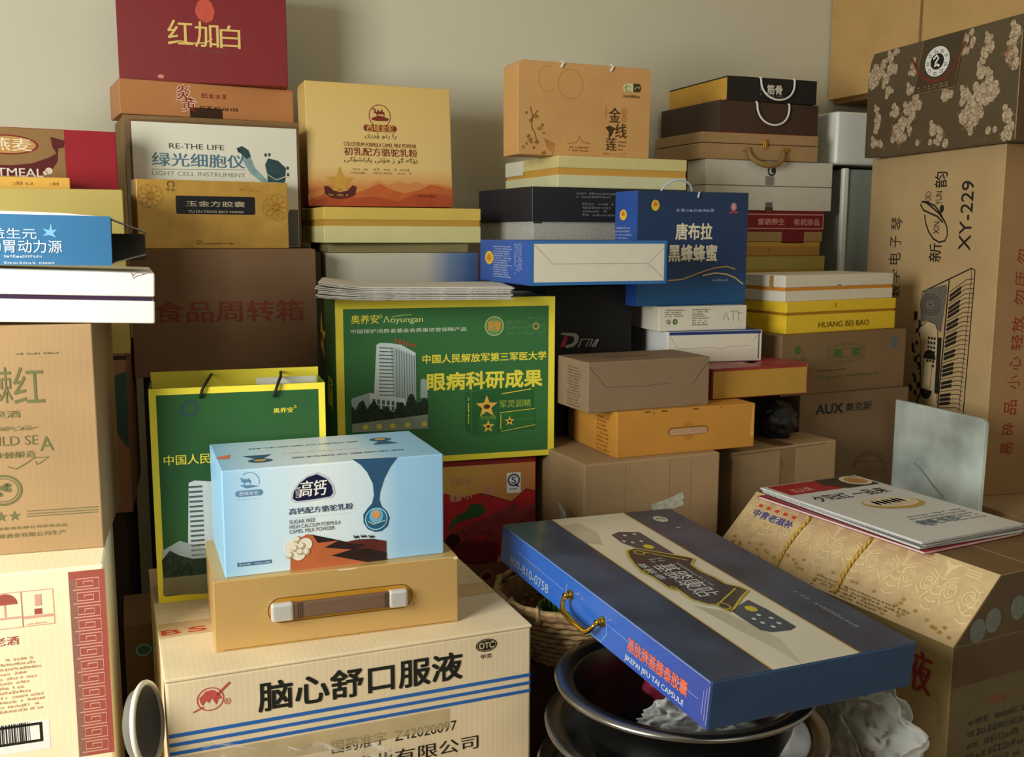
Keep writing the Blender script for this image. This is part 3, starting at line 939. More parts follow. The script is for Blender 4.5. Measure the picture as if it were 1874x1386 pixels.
# newspapers: each folded paper its own thing
MX = ((0.3097, 1.6756, 0.9097), (0.00, 0.00, -13.15), (0.3148, 0.2000, 0.0220))
PAPER = mat('#cfcbc0', .75, .15, noise=.08, scale=18, key='_news')
PED = mat('#8d8980', .8, .1, noise=.5, scale=90, key='_edge')
labels = ['newsprint sheaf at the bottom of the pile on the green pack', 'newsprint sheaf second from the bottom of the pile on the green pack', 'newsprint sheaf third from the bottom of the pile on the green pack', 'topmost newsprint sheaf of the pile on the green pack, its end curling']
for i in range(4):
    hz = .0052
    t = Thing((MX[0][0] + (i % 2) * .004 - .012, MX[0][1] + .002 * i, MX[0][2] + .0004 + i * (hz + .0003)), (0, 0, MX[1][2] + (0, .9, -.5, .3)[i]), (MX[2][0] + .012, MX[2][1], hz), 'newspaper', labels[i], 'newspaper', 'newspapers on the green pack')
    b = t.part('pages')
    n = 14
    def zc(k):
        f = k / n
        return .0105 * max(0, .25 - f) ** 1.3 * (1 + i * .25) * 3 if True else 0
    for q in range(4):
        z0, z1 = hz * q / 4, hz * (q + .86) / 4
        dx = random.uniform(-.004, .003)
        top_ = [(dx + (t.w) * k / n, z1 + zc(k)) for k in range(n + 1)]
        bot_ = [(dx + (t.w) * k / n, z0 + zc(k)) for k in range(n + 1)]
        b.prism(bot_ + top_[::-1], random.uniform(-.002, .001), t.d + random.uniform(-.004, .004), PAPER if q % 2 else PED)
    t.done()

t = Thing(*((0.3574, 1.7300, 0.0000), (0.00, 0.00, -4.44), (0.3457, 0.5600, 0.6130)), 'snack_carton', 'red and yellow snack carton with pictured sausages and a leaf, under the green tower carton', 'carton')
b = t.part('body')
b.box(0, 0, 0, t.w, t.d, t.h, mat('#8c2420', .5, .3, noise=.05), .0015)
b.rect('f', (.001, .05), (t.w - .001, (0.2575, 0.6005)[1]), ramp_mat([(.0, '#d8bf5a'), (.2, '#d0a552'), (.34, '#c9804a')], 0, key='r18'), 1)
SR = mat('#b3262a', .5, .3, noise=.08, scale=30)
b.poly('f', [(0.1466, 0.5513), (0.1740, 0.5508), (0.2015, 0.5412), (0.2356, 0.5474), (0.2637, 0.5397), (0.2985, 0.5272), (0.3270, 0.5502), (0.3447, 0.5449), (0.3439, 0.4165), (0.1457, 0.4344)], SR, 2)
b.stroke('f', [(0.2356, 0.5474), (0.2637, 0.5391), (0.2985, 0.5266), (0.3271, 0.5496), (0.3447, 0.5443)], .0016, mat('#4f1216', .5, .3, noise=0), 3)
SAU = mat('#6f2024', .45, .35, noise=.35, scale=45)
SAU2 = mat('#8a3434', .45, .35, noise=.35, scale=45)
b.poly('f', [(0.1766, 0.4814), (0.1890, 0.5051), (0.2107, 0.5158), (0.2200, 0.5281), (0.2387, 0.5276), (0.2487, 0.5144), (0.2386, 0.5028), (0.2137, 0.5000), (0.1921, 0.4925), (0.1781, 0.4781)], mat('#2d5a2c', .5, .3, noise=.2, scale=40), 3)
b.poly('f', [(0.1750, 0.4660), (0.1827, 0.4777), (0.2199, 0.4902), (0.2543, 0.5031), (0.2858, 0.5163), (0.3017, 0.5245), (0.3144, 0.5173), (0.3017, 0.4962), (0.2543, 0.4749), (0.2261, 0.4585), (0.1856, 0.4449), (0.1758, 0.4519)], SAU2, 4)
b.poly('f', [(0.2511, 0.4752), (0.2890, 0.4972), (0.3208, 0.5136), (0.3433, 0.5214), (0.3451, 0.4928), (0.3210, 0.4758), (0.2764, 0.4479), (0.2511, 0.4532)], SAU2, 5)
b.poly('f', [(0.1702, 0.4447), (0.2136, 0.4596), (0.2574, 0.4558), (0.2764, 0.4432), (0.2701, 0.4137), (0.2259, 0.4114), (0.1824, 0.4217)], SAU, 4)
b.ell('f', (0.1857, 0.4620), .014, .012, mat('#351014', .5, .3, noise=.2), 5)
PINK = mat('#d99a86', .5, .3, noise=0)
b.text('f', '辣味', (0.1817, 0.5641), (0.2217, 0.5797), mat('#d08a6a', .5, .3, noise=0), .03, 3)
b.text('f', '香肠', (0.1800, 0.5351), (0.2016, 0.5479), PINK, .05, 6)
b.text('f', '小', (0.2077, 0.5376), (0.2216, 0.5490), PINK, .05, 6)
b.text('f', '味', (0.2481, 0.5440), (0.2668, 0.5597), PINK, .05, 6)
b.rect('f', (.001, .001), (t.w - .001, (0.2574, 0.4123)[1]), mat('#7b5638', .5, .3, noise=.05), 2)
b.ring('f', (0.2511, 0.3869), .012, .010, .002, mat('#b58a58', .5, .3, noise=0), 3)
b.ell('f', (0.2511, 0.3869), .008, .007, mat('#5a1c18', .5, .3, noise=0), 3)
st_ = t.part('sticker')
st_.rect('f', (0.2889, 0.5435), (0.3161, 0.5822), W_, 3)
quality_mark(st_, 'f', (0.3025, 0.5681), .0105, mat('#27406e', .5, .3, noise=0), mat('#27406e', .5, .3, noise=0), 4)
st_.smallprint('f', (0.2946, 0.5500), (0.3104, 0.5545), 1, DGREY, 1, 4)
t.done()

# ================================================================== green carrier bag
t = Thing(*((0.0244, 1.4983, 0.4859), (0.00, 0.00, -3.82), (0.2474, 0.0900, 0.3165)), 'carrier_bag', 'green yellow-bordered paper carrier bag with dark cord loops, behind the light blue box', 'bag')
GB = mat('#2c5a30', .4, .35, noise=.12, scale=8, key='_bag', bump=.1)
b = t.part('body')
th = .0012
b.box(0, 0, 0, t.w, th, t.h, GB, 0)
b.box(0, t.d - th, 0, t.w, t.d, t.h + .012, YEL, 0)
b.box(0, th, 0, th, t.d - th, t.h, GB, 0)
b.box(t.w - th, th, 0, t.w, t.d - th, t.h, GB, 0)
b.box(th, th, 0, t.w - th, t.d - th, th, GB, 0)
b.border('f', (.0003, .0003), (t.w - .0003, t.h - .0003), .0095, YEL, 1)
b.text('f', '奥养安', (0.1717, 0.2732), (0.2002, 0.2811), YT, .02, 3)
b.ring('f', (0.2032, 0.2816), .0016, .0016, .0006, YT, 3)
b.text('f', '中国人民解放军', (0.0166, 0.2044), (0.1304, 0.2194), YT, .02, 3)
b.ring('f', (0.0545, 0.2857), .010, .010, .003, mat('#2f4a5a', .5, .3, noise=0), 2)
b.poly('f', [(0.0490, 0.1769), (0.0570, 0.1800), (0.0796, 0.1772), (0.0884, 0.1704), (0.0839, 0.0473), (0.0428, 0.0513)], TW, 2)
for i in range(16):
    k0 = (0.0488, 0.1721)
    b.rect('f', (k0[0], k0[1] - i * .0073), (k0[0] + .019, k0[1] - i * .0073 - .003), TD, 3)
b.poly('f', [(0.0090, 0.0794), (0.0331, 0.0919), (0.0734, 0.0760), (0.0758, 0.0158), (0.0075, 0.0204)], TL, 3)
b.poly('f', [(0.0077, 0.0648), (0.0190, 0.0785), (0.0322, 0.0699), (0.0501, 0.0633), (0.0776, 0.0632), (0.0766, 0.0383), (0.0083, 0.0377)], FOL, 4)
b.poly('f', [(0.0071, 0.0118), (0.0755, 0.0083), (0.0766, 0.0383), (0.0082, 0.0372)], mat('#7d7a5e', .6, .2, noise=.1), 4)
for (qa, qb) in (((0.0731, 0.3050), (0.0828, 0.3223)), ((0.1761, 0.3016), (0.1707, 0.3176))):
    c = t.part('cord_loop')
    c.tube([(qa[0] - .003, -.003, qa[1] - .004), (qa[0], -.006, qa[1] + .008), (qa[0] + .004, -.004, t.h + .004), (qa[0] + .009, .02, t.h + .008), (qa[0] + .014, t.d - .004, t.h + .006)], .0022, mat('#20261f', .7, .2, noise=0))
ti = t.part('lining_sheet')
ti.box(.15, .03, .01, t.w - .01, .0312, t.h + .006, mat('#b9b9a6', .4, .3, noise=.1), 0)
t.done()

# ================================================================== foreground: oral liquid carton, gold case, milk box
t = Thing(*((0.0233, 1.2260, 0.0000), (0.00, 0.00, 1.00), (0.4800, 0.4400, 0.4859)), 'medicine_carton', 'big kraft oral liquid carton with bold black title and three blue stripes', 'carton')
b = t.part('body')
CB22 = cardboard('#e2d0aa', 'x', key='22')
b.box(0, 0, 0, t.w, t.d, t.h - .004, CB22, .003)
fl = t.part('flap')
fl.box(-.001, -.001, t.h - .0045, t.w + .001, t.d * .5 - .0008, t.h, CB22, .0015)
fb = t.part('flap')
fb.box(-.001, t.d * .5 + .0008, t.h - .0045, t.w + .001, t.d, t.h, CB22, .0015)
BK = mat('#22241f', .6, .2, noise=.05, scale=60)
b.text('f', '脑心舒口服液', (0.1091, 0.4250), (0.3784, 0.4632), BK, .035)
BL = mat('#2f66b0', .6, .2, noise=.06, scale=30)
for ya, yb in ((1250, 1272), (1305, 1327), (1362, 1384)):
    A0, A1 = (0.0129, 0.6706), (0.0129, 0.6706)
for i, (a0_, b0_) in enumerate((((0.0018, 0.4105), (0.0020, 0.4154)), ((0.0013, 0.3990), (0.0015, 0.4036)), ((0.0008, 0.3876), (0.0010, 0.3922)))):
    b.rect('f', (.001, a0_[1]), (t.w - .001, b0_[1]), BL, 2)
    b.rect('r', (.001, a0_[1]), (t.d - .01, b0_[1]), BL, 2)
LR = mat('#c0524a', .6, .2, noise=.15, scale=80)
c0 = (0.0513, 0.4529)
b.ring('f', c0, .0155, .0145, .0014, LR, 2)
b.poly('f', [(c0[0] + x * .0155, c0[1] + y * .0145) for x, y in ((-.85, .2), (-.3, .75), (.2, .8), (.7, .4), (.9, -.1), (.6, -.1), (.45, -.6), (.1, .1), (-.1, -.35), (-.35, -.1), (-.6, -.5), (-.75, -.25))], LR, 2)
b.stroke('f', [(c0[0] + .008, c0[1] + .004), (c0[0] + .024, c0[1] + .018)], .003, LR, 2)
b.stroke('f', [(c0[0] - .021, c0[1] - .014), (c0[0] - .008, c0[1] - .009)], .002, LR, 2)
c1 = (0.0715, 0.4467)
b.ring('f', c1, .0036, .0036, .0009, LR, 2)
b.text('f', 'R', (c1[0] - .0016, c1[1] - .002), (c1[0] + .0016, c1[1] + .002), LR, .02, 2)
c2 = (0.4138, 0.4661)
b.ell('f', c2, .0155, .0092, BK, 2)
b.ring('f', c2, .0135, .0075, .0007, mat('#b8a27c', .6, .2, noise=0), 3)
b.text('f', 'OTC', (c2[0] - .0105, c2[1] - .0042), (c2[0] + .0105, c2[1] + .0042), mat('#c9b48a', .6, .2, noise=0), .05, 4)
b.text('f', '甲类', (c2[0] - .008, c2[1] - .019), (c2[0] + .008, c2[1] - .0125), BK, .02, 2)
b.text('f', '国药准字  Z42020097', (0.1993, 0.3505), (0.3702, 0.3692), BK, .0, 2)
k1, k2 = (0.2226, 0.3313), (0.4017, 0.3395)
b.text('f', '药业有限公司', (k1[0], k1[1] - .012), (k2[0], k2[1]), BK, .02, 2)
tp = t.part('tape')
TP2 = mat('#d9b98a', .25, .5, noise=.1, scale=30, key='_tapelt')
tp.rect('t', (0.0021, 0.1356), (t.w - .001, (0.0047, 0.1864)[1]), TP2, 2)
TPR = mat('#c4472e', .5, .3, noise=.1)
k0 = (0.0054, 0.1402)
for i, ch in enumerate('BSB品'):
    x = .004 + i * .034
    tp.text('t', ch, (x, k0[1] + .003), (x + .024, k0[1] + .020), TPR, .04, 3)
tp2 = t.part('tape')
kx = (0.4071, 0.6812)[0]
tp2.rect('f', (.0, (0.0008, 0.3872)[1] - .03), (t.w * .75, (0.0008, 0.3872)[1] - .002), mat('#cbb98a', .12, .6, noise=.1, alpha=.55, key='_clear'), 3)
t.done()

t = Thing(*((0.0872, 1.2873, 0.4859), (0.00, 0.00, -1.48), (0.3245, 0.1850, 0.0946)), 'gift_case', 'gold gift case with a brown carry handle, directly under the light blue milk box', 'gift box')
GC = mat('#d0ab6a', .36, .45, noise=.05, scale=300, metal=.3, key='_case')
b = t.part('body')
b.box(0, 0, 0, t.w, t.d, t.h, GC, .0012)
ED = mat('#e9dcb8', .7, .2, noise=0)
b.stroke('f', [(0.1589, 0.0931), (0.1741, 0.0928), (0.1850, 0.0934)], .0014, ED, 1)
b.rect('f', (t.w - .006, t.h - .004), (t.w - .0005, t.h - .001), ED, 1)
b.stroke('f', [(.01, .0022), (t.w - .004, .0022)], .0008, mat('#8a6428', .5, .3, noise=0), 1)
a0_, a1_ = (0.0672, 0.0337), (0.2594, 0.0611)
xa, xb = a0_[0], a1_[0]
zm = ((0.0790, 0.0467)[1] + (0.2377, 0.0475)[1]) / 2
zr = .0165
s1 = t.part('handle_slot')
slot = arc((xb - zr, zm), zr, -90, 90, 12) + arc((xa + zr, zm), zr, 90, 270, 12)
s1.poly('f', slot, mat('#b98524', .4, .4, noise=.05), 1)
s1.stroke('f', slot, .0012, mat('#6e4d1a', .5, .3, noise=0), 2, True)
hd = t.part('handle')
HB = mat('#6f5644', .6, .25, noise=.08, scale=200)
hd.box(xa + .030, -.009, zm - .0105, xb - .028, -.0015, zm + .0105, HB, .002)
HG = mat('#54402f', .6, .25, noise=0)
for x in (xa + .036, xa + .039, xa + .042, xb - .034, xb - .037, xb - .040):
    hd.box(x, -.0096, zm - .0105, x + .0012, -.0088, zm + .0105, HG, 0)
for (x0, x1) in ((xa + .003, xa + .032), (xb - .034, xb - .008)):
    e = t.part('handle_end', hd)
    e.box(x0, -.0115, zm - .0125, x1, -.0002, zm + .0125, mat('#d6d6d2', .35, .5, noise=.03, scale=200, metal=.4), .004, 3)
t.done()

t, b = plain(((0.1034, 1.2976, 0.5805), (0.00, 0.00, 0.16), (0.2941, 0.1762, 0.1412)), 'camel_milk_box', 'light blue camel milk box with a dark drop and dunes, on the gold handled case', 'milk powder box', ramp_mat([(0, '#97cbee'), (.05, '#c6e6f8'), (.12, '#e2f0f2'), (.19, '#d0e6f0'), (.23, '#9acaea'), (.31, '#90c2e6')], 0, .35, .4, key='b20'))
NV = mat('#2d5577', .45, .3, noise=.05)
b.poly('f', [(0.1678, 0.1437), (0.2297, 0.1416), (0.2191, 0.1285), (0.2110, 0.1134), (0.2051, 0.0959), (0.2038, 0.0847), (0.2070, 0.0753), (0.2141, 0.0678), (0.2176, 0.0583), (0.2145, 0.0472), (0.2065, 0.0412), (0.1975, 0.0408), (0.1875, 0.0455), (0.1816, 0.0552), (0.1814, 0.0665), (0.1868, 0.0739), (0.1937, 0.0811), (0.1965, 0.0921), (0.1952, 0.1080), (0.1877, 0.1243), (0.1791, 0.1351)], NV, 2)
c0 = (0.1991, 0.0591)
b.ell('f', c0, .0142, .0142, mat('#1f6f92', .45, .3, noise=0), 3)
b.ring('f', c0, .0148, .0148, .0014, mat('#9fd0e4', .4, .3, noise=0), 4)
b.ell('f', (c0[0], c0[1] + .004), .0095, .0105, mat('#6fb4d4', .45, .3, noise=0), 4)
b.poly('f', [(c0[0] - .013, c0[1] - .001), (c0[0] - .004, c0[1] - .006), (c0[0] + .013, c0[1] - .002), (c0[0] + .012, c0[1] - .008), (c0[0], c0[1] - .013), (c0[0] - .011, c0[1] - .009)], mat('#2a5f7c', .45, .3, noise=0), 5)
b.stroke('f', [(c0[0] - .012, c0[1] - .002), (c0[0] - .004, c0[1] - .007), (c0[0] + .012, c0[1] - .003)], .0008, W_, 6)
b.ell('f', (c0[0], c0[1] + .006), .0055, .006, mat('#d9a060', .5, .3, noise=.1), 6)
NAV = mat('#1d2a52', .4, .4, noise=0)
CHR = mat('#c9ced6', .3, .5, noise=0)
o_ = [(0.0855, 0.0958), (0.0875, 0.1065), (0.0967, 0.1188), (0.1075, 0.1267), (0.1214, 0.1303), (0.1352, 0.1221), (0.1425, 0.1104), (0.1444, 0.0992), (0.1400, 0.0940), (0.1151, 0.0919), (0.0917, 0.0913)]
b.poly('f', o_, CHR, 2)
cxm, cym = sum(q[0] for q in o_) / len(o_), sum(q[1] for q in o_) / len(o_)
b.poly('f', [(cxm + (x - cxm) * .9, cym + (y - cym) * .87) for x, y in o_], ramp_mat([(.16, '#111a3c'), (.19, '#8fb6d4'), (.22, '#16285a')], 0, .3, .5, key='logo20'), 3)
b.text('f', '高钙', (0.0987, 0.0985), (0.1325, 0.1197), W_, .03, 4, slant=.08)
b.text('f', 'GAOGAI', (0.0923, 0.0978), (0.0995, 0.1120), W_, 0, 4, rot=90)
b.text('f', '高钙配方骆驼乳粉', (0.0833, 0.0758), (0.1675, 0.0845), NAV, .025, 3)
b.text('f', '\ufef0\ufedb\ufbd8\ufeb8\ufedf\ufead\ufe8e\ufb58 \ufef0\ufe97\ufbd8\ufbac', (0.0835, 0.0705), (0.1657, 0.0712), mat('#7d8c9c', .5, .3, noise=0), 0, 3)
for i, s_ in enumerate(('SUGAR FREE', 'HIGH CALCIUM FORMULA', 'CAMEL MILK POWDER')):
    a_ = ((0.0833, 0.0635), (0.0831, 0.0569), (0.0830, 0.0503))[i]
    b_ = ((0.1171, 0.0667), (0.1508, 0.0601), (0.1428, 0.0533))[i]
    b.text('f', s_, a_, (b_[0], a_[1] + .0052), DGREY, .0, 3)
SB = mat('#5d89ad', .5, .3, noise=0)
c1 = (0.0341, 0.1243)
b.ring('f', c1, .0125, .0125, .0006, SB, 2, -20, 130)
camel(b, 'f', (c1[0] - .004, c1[1] + .001), .013, SB, 3)
b.poly('f', [(c1[0] - .013, c1[1] - .003), (c1[0] + .003, c1[1] - .004), (c1[0] + .012, c1[1] - .006), (c1[0] - .004, c1[1] - .008)], SB, 3)
u0, v0 = (0.0163, 0.1070)
u1, v1 = (0.0506, 0.1125)
vm = (v0 + v1) / 2
b.poly('f', arc((u1 - .004, vm), .004, -90, 90, 8) + arc((u0 + .004, vm), .004, 90, 270, 8), SB, 2)
b.text('f', '西域金驼', (u0 + .005, vm - .0026), (u1 - .005, vm + .0026), mat('#cfe4ef', .5, .3, noise=0), .02, 3)
b.smallprint('f', (0.0175, 0.1018), (0.0498, 0.1024), 1, SB, 1)
b.rect('f', (0.0155, 0.0135), (0.0589, 0.0185), mat('#4a6f92', .5, .3, noise=0), 2)
b.text('f', '净含量：300g×6罐', (0.0175, 0.0144), (0.0572, 0.0169), mat('#cfe4ef', .5, .3, noise=0), .02, 3)
DN = mat('#b9663c', .5, .3, noise=.08, scale=30)
DD = mat('#2c1d1c', .5, .3, noise=.1)
DB = mat('#5a2b22', .5, .3, noise=.1)
b.poly('f', [(0.0828, 0.0006), (0.0835, 0.0232), (0.0946, 0.0420), (0.1054, 0.0475), (0.1129, 0.0462), (0.1247, 0.0409), (0.1583, 0.0316), (0.1750, 0.0332), (0.1951, 0.0315), (0.2126, 0.0268), (0.2125, 0.0006)], DB, 2)
b.poly('f', [(0.0828, 0.0006), (0.0835, 0.0232), (0.0946, 0.0420), (0.1054, 0.0475), (0.1135, 0.0455), (0.1197, 0.0343), (0.1485, 0.0350), (0.1287, 0.0270), (0.1654, 0.0202), (0.1371, 0.0148), (0.1922, -0.0018)], DN, 3)
b.poly('f', [(0.1129, 0.0462), (0.1333, 0.0395), (0.1616, 0.0288), (0.1837, 0.0254), (0.1703, 0.0197), (0.1371, 0.0148), (0.1654, 0.0202), (0.1286, 0.0266), (0.1485, 0.0347), (0.1197, 0.0343)], DD, 4)
b.poly('f', [(0.1371, 0.0148), (0.1680, 0.0192), (0.1859, 0.0195), (0.2124, 0.0108), (0.2125, 0.0006), (0.1922, -0.0018)], DD, 4)
for q in ((0.1717, 0.0363), (0.1817, 0.0361), (0.1924, 0.0345)):
    camel(b, 'f', q, .0085, BLK, 5)
PRL = mat('#ece6d2', .3, .5, noise=0)
PRS = mat('#b9a878', .35, .4, noise=0)
for q in ((0.0848, 0.0331), (0.1030, 0.0344), (0.0941, 0.0220)):
    b.ell('f', q, .0085, .008, PRL, 5)
    b.ring('f', q, .0085, .008, .0009, W_, 6)
for q in ((0.0925, 0.0422), (0.0890, 0.0304), (0.0982, 0.0327), (0.1044, 0.0242), (0.0824, 0.0216), (0.0963, 0.0251)):
    b.ell('f', q, .0048, .0046, PRS, 7)
    b.ell('f', (q[0] - .001, q[1] + .001), .0036, .0034, PRL, 8)
TN = mat('#3c4c58', .5, .3, noise=0)
b.text('t', '高钙配方骆驼乳粉', (0.0953, 0.0411), (0.2518, 0.0494), TN, .02, 2)
b.text('t', '高钙配方骆驼乳粉', (0.0468, 0.1186), (0.2026, 0.1254), TN, .02, 2, rot=180)
OR_ = mat('#d9795a', .5, .3, noise=0)
b.smallprint('t', (0.0897, 0.0756), (0.2109, 0.0786), 1, OR_, 1, 2, cw=.9)
b.poly('t', [(-0.0001, 0.0829), (0.0206, 0.0947), (0.0159, 0.0685), (0.0031, 0.0711)], OR_, 2)
for (cc, s2) in (((0.2365, 0.1254), 1), ((0.0540, 0.0438), -1)):
    b.ell('t', cc, .016, .012, NV, 2)
    b.ell('t', (cc[0], cc[1]), .008, .007, mat('#c9a04a', .5, .3, noise=0), 3)
    b.poly('t', [(cc[0] - .004, cc[1] - .010 * s2), (cc[0] + .004, cc[1] - .010 * s2), (cc[0] + .019, cc[1] - .034 * s2), (cc[0] - .019, cc[1] - .034 * s2)], NV, 2)
t.done()

# ================================================================== centre right stack
t, b = plain(((0.7905, 1.9400, 0.9225), (0.00, 0.00, 5.44), (0.3597, 0.2576, 0.1246)), 'patterned_box', 'pale grey embossed patterned box directly under the black box with white print', 'box', mat('#b9bab2', .5, .3, noise=.12, scale=160, bump=.2, key='_emb'))
b.stroke('l', [(.02, t.h - .001), (.06, t.h - .035)], .0015, DGREY, 1)
b.rect('f', (.0, t.h - .004), (.02, t.h - .001), BLK, 1)
t.done()
t, b = plain(((0.7831, 1.9300, 1.0475), (0.00, 0.00, 4.75), (0.3716, 0.2675, 0.0698)), 'gift_box', 'flat black box with rows of small white print, under the cream and gold lidded box', 'gift box', mat('#26282e', .5, .3, noise=.05))
GRY = mat('#8d9098', .5, .3, noise=0)
b.smallprint('f', (0.1037, 0.0489), (0.1968, 0.0627), 2, GRY, .95, cw=.9)
b.smallprint('f', (0.1180, 0.0116), (0.1972, 0.0418), 4, GRY, .9, cw=.9)
b.stroke('f', [(.0012, .001), (.0012, t.h - .001)], .0008, GRY, 1)
t.done()

t, b, l = lidded(((0.8530, 1.9600, 1.1178), (0.00, 0.00, 2.92), (0.3174, 0.2721, 0.0656)), 'gift_box', 'cream lidded gift box with a gold waist band, under the orange handled bag', 'gift box', (0.1645, 0.0264)[1], (0.1642, 0.0405)[1], mat('#d6d6ac', .45, .35, noise=.03), mat('#d8cc8c', .45, .35, noise=.03), mat('#cf9f48', .45, .35, noise=0))
l.rect('l', (.0, l.h - .032), (.10, l.h - .002), mat('#dfe0cc', .45, .3, noise=0), 1)
t.done()

t = Thing(*((0.7708, 1.9800, 1.1840), (0.00, 0.00, 2.34), (0.3136, 0.0765, 0.1907)), 'carrier_bag', 'soft cornered orange tan bag with black calligraphy, on the cream and gold lidded box', 'bag')
OB = mat('#cc9d62', .55, .3, noise=.05, scale=14)
b = t.part('body')
prof = [(0, 0), (t.w, 0), (t.w, t.h - .008)] + arc((t.w - .008, t.h - .008), .008, 0, 90, 5) + arc((.014, t.h - .014), .014, 90, 180, 6)
b.prism(prof, 0, t.d, OB, .002)
LT = mat('#bf8748', .55, .3, noise=0)
c0 = (0.1206, 0.1478)
b.ring('f', c0, .029, .030, .0016, LT, 1)
b.ring('f', (0.0672, 0.1562), .02, .026, .0014, LT, 1, 60, 320)
for i in range(14):
    q = (0.0308, 0.0303)
    x = q[0] + random.uniform(-.022, .03) + i * .001
    y = q[1] + (i - 6) * .0078 if i > 3 else q[1] - random.uniform(0, .03)
    if i % 3 == 0:
        b.poly('f', [(x, y), (x + .008, y + .006), (x + .014, y + .001), (x + .007, y - .004)], mat('#a56f3a', .6, .2, noise=.2), 2)
    else:
        b.ell('f', (x - .004, y), random.uniform(.002, .005), random.uniform(.002, .004), mat('#8a6536', .6, .2, noise=.2), 2, 9, i)
b.stroke('f', [(0.0283, 0.0961), (0.0336, 0.0771), (0.0307, 0.0575), (0.0395, 0.0424), (0.0440, 0.0230)], .002, mat('#7a5a30', .6, .2, noise=0), 3)
b.stroke('f', [(0.0458, 0.0912), (0.0362, 0.0803), (0.0284, 0.0691)], .002, mat('#7a5a30', .6, .2, noise=0), 3)
b.poly('f', [(0.0594, 0.0354), (0.0862, 0.0246), (0.0810, 0.0027), (0.0684, 0.0141)], mat('#b57f45', .6, .2, noise=.2), 2)
b.text('f', '金', (0.2124, 0.0743), (0.2399, 0.1049), BR, .03, 3)
b.text('f', '线', (0.2280, 0.0420), (0.2557, 0.0722), BR, .03, 3)
b.text('f', '莲', (0.2060, 0.0150), (0.2318, 0.0422), BR, .03, 3)
b.poly('f', [(0.2042, 0.0631), (0.2144, 0.0676), (0.2276, 0.0621), (0.2186, 0.0457), (0.2116, 0.0414), (0.2128, 0.0535)], BR, 3)
b.smallprint('f', (0.2030, 0.0791), (0.2100, 0.1046), 1, LT, 1, 3, vert=True)
b.ell('f', (0.2495, 0.0973), .0065, .0085, LT, 3)
b.ell('f', (0.2484, 0.0832), .0065, .0085, LT, 3)
b.smallprint('f', (0.2356, 0.0160), (0.2540, 0.0398), 3, mat('#8a5c2c', .6, .2, noise=0), .8, 3)
b.smallprint('f', (0.1982, 0.0062), (0.2641, 0.0141), 1, LT, 1, 3)
b.stroke('f', [(0.1131, 0.0256), (0.1357, 0.0296), (0.1424, 0.0426), (0.1494, 0.0302), (0.1687, 0.0277)], .0012, mat('#9a6a34', .6, .2, noise=0), 3)
b.smallprint('f', (0.1178, 0.0107), (0.1655, 0.0236), 2, mat('#8a5c2c', .6, .2, noise=0), 1, 3)
b.poly('f', [(0.2472, 0.1393), (0.2446, 0.1491), (0.2501, 0.1563), (0.2704, 0.1575), (0.2708, 0.1398)], mat('#cfd0a0', .5, .3, noise=0), 3)
b.poly('f', [(0.2704, 0.1575), (0.2861, 0.1576), (0.2901, 0.1518), (0.2875, 0.1408), (0.2708, 0.1398)], BR, 3)
b.text('f', '仁', (0.2495, 0.1402), (0.2643, 0.1539), mat('#6b7a44', .5, .3, noise=0), .03, 4)
b.stroke('f', [(0.2740, 0.1448), (0.2800, 0.1524), (0.2849, 0.1475), (0.2872, 0.1528)], .0014, mat('#cfd0a0', .5, .3, noise=0), 4)
b.smallprint('f', (0.2460, 0.1280), (0.2885, 0.1368), 1, BR, 1, 3)
for q in ((0.1014, 0.1815), (0.2183, 0.1813)):
    c = t.part('cord')
    c.tube([(q[0] - .004, -.0015, q[1] - .002), (q[0], -.003, q[1] + .006), (q[0] + .004, -.001, t.h - .002), (q[0] + .006, .012, t.h + .0035), (q[0] + .006, t.d - .01, t.h + .002)], .0023, CORD)
t.done()

# blue box with a white folded end
t = Thing(*((0.6536, 1.6192, 0.9319), (0.00, 0.00, 1.17), (0.2718, 0.2455, 0.0782)), 'honey_box', 'blue box lying with its white folded end forward, beside the dark blue honey box', 'box')
RBL = mat('#2b55a8', .4, .35, noise=.04, scale=14)
BL2 = mat('#2f6fae', .4, .35, noise=.03)
b = t.part('body')
b.box(0, 0, 0, t.w, t.d, t.h, RBL, .0015)
b.rect('f', (.0005, .0005), (t.w - .0005, t.h - .0005), BL2, 1)
FP = mat('#aab9d8', .5, .3, noise=0)
b.smallprint('l', (0.0722, 0.0102), (0.1655, 0.0692), 14, FP, .95, cw=.6)
b.smallprint('l', (0.1776, 0.0085), (0.2145, 0.0725), 4, FP, .9, vert=True)
b.ell('l', (0.0507, 0.0449), .022, .0125, mat('#e0b83c', .45, .3, noise=0), 2)
b.ell('l', (0.0507, 0.0449), .012, .007, mat('#c98a2c', .45, .3, noise=0), 3)
e = t.part('end_flap')
WF = mat('#d9d5c4', .55, .25, noise=.03)
e0, e1 = (0.0077, 0.0105), (0.2676, 0.0723)
e.rect('f', (e0[0], .006), (t.w - .006, e1[1]), WF, 2)
LN = mat('#8f8a78', .7, .1, noise=0)
x0, x1 = e0[0], t.w - .006
e.stroke('f', [(x0 + .001, e1[1] - .002), (x0 + .036, t.h * .48), (x1 - .034, t.h * .48), (x1 - .003, .012)], .0008, LN, 3)
e.stroke('f', [(x1 - .034, t.h * .48), (x1 - .001, t.h * .82)], .0006, LN, 3)
t.done()

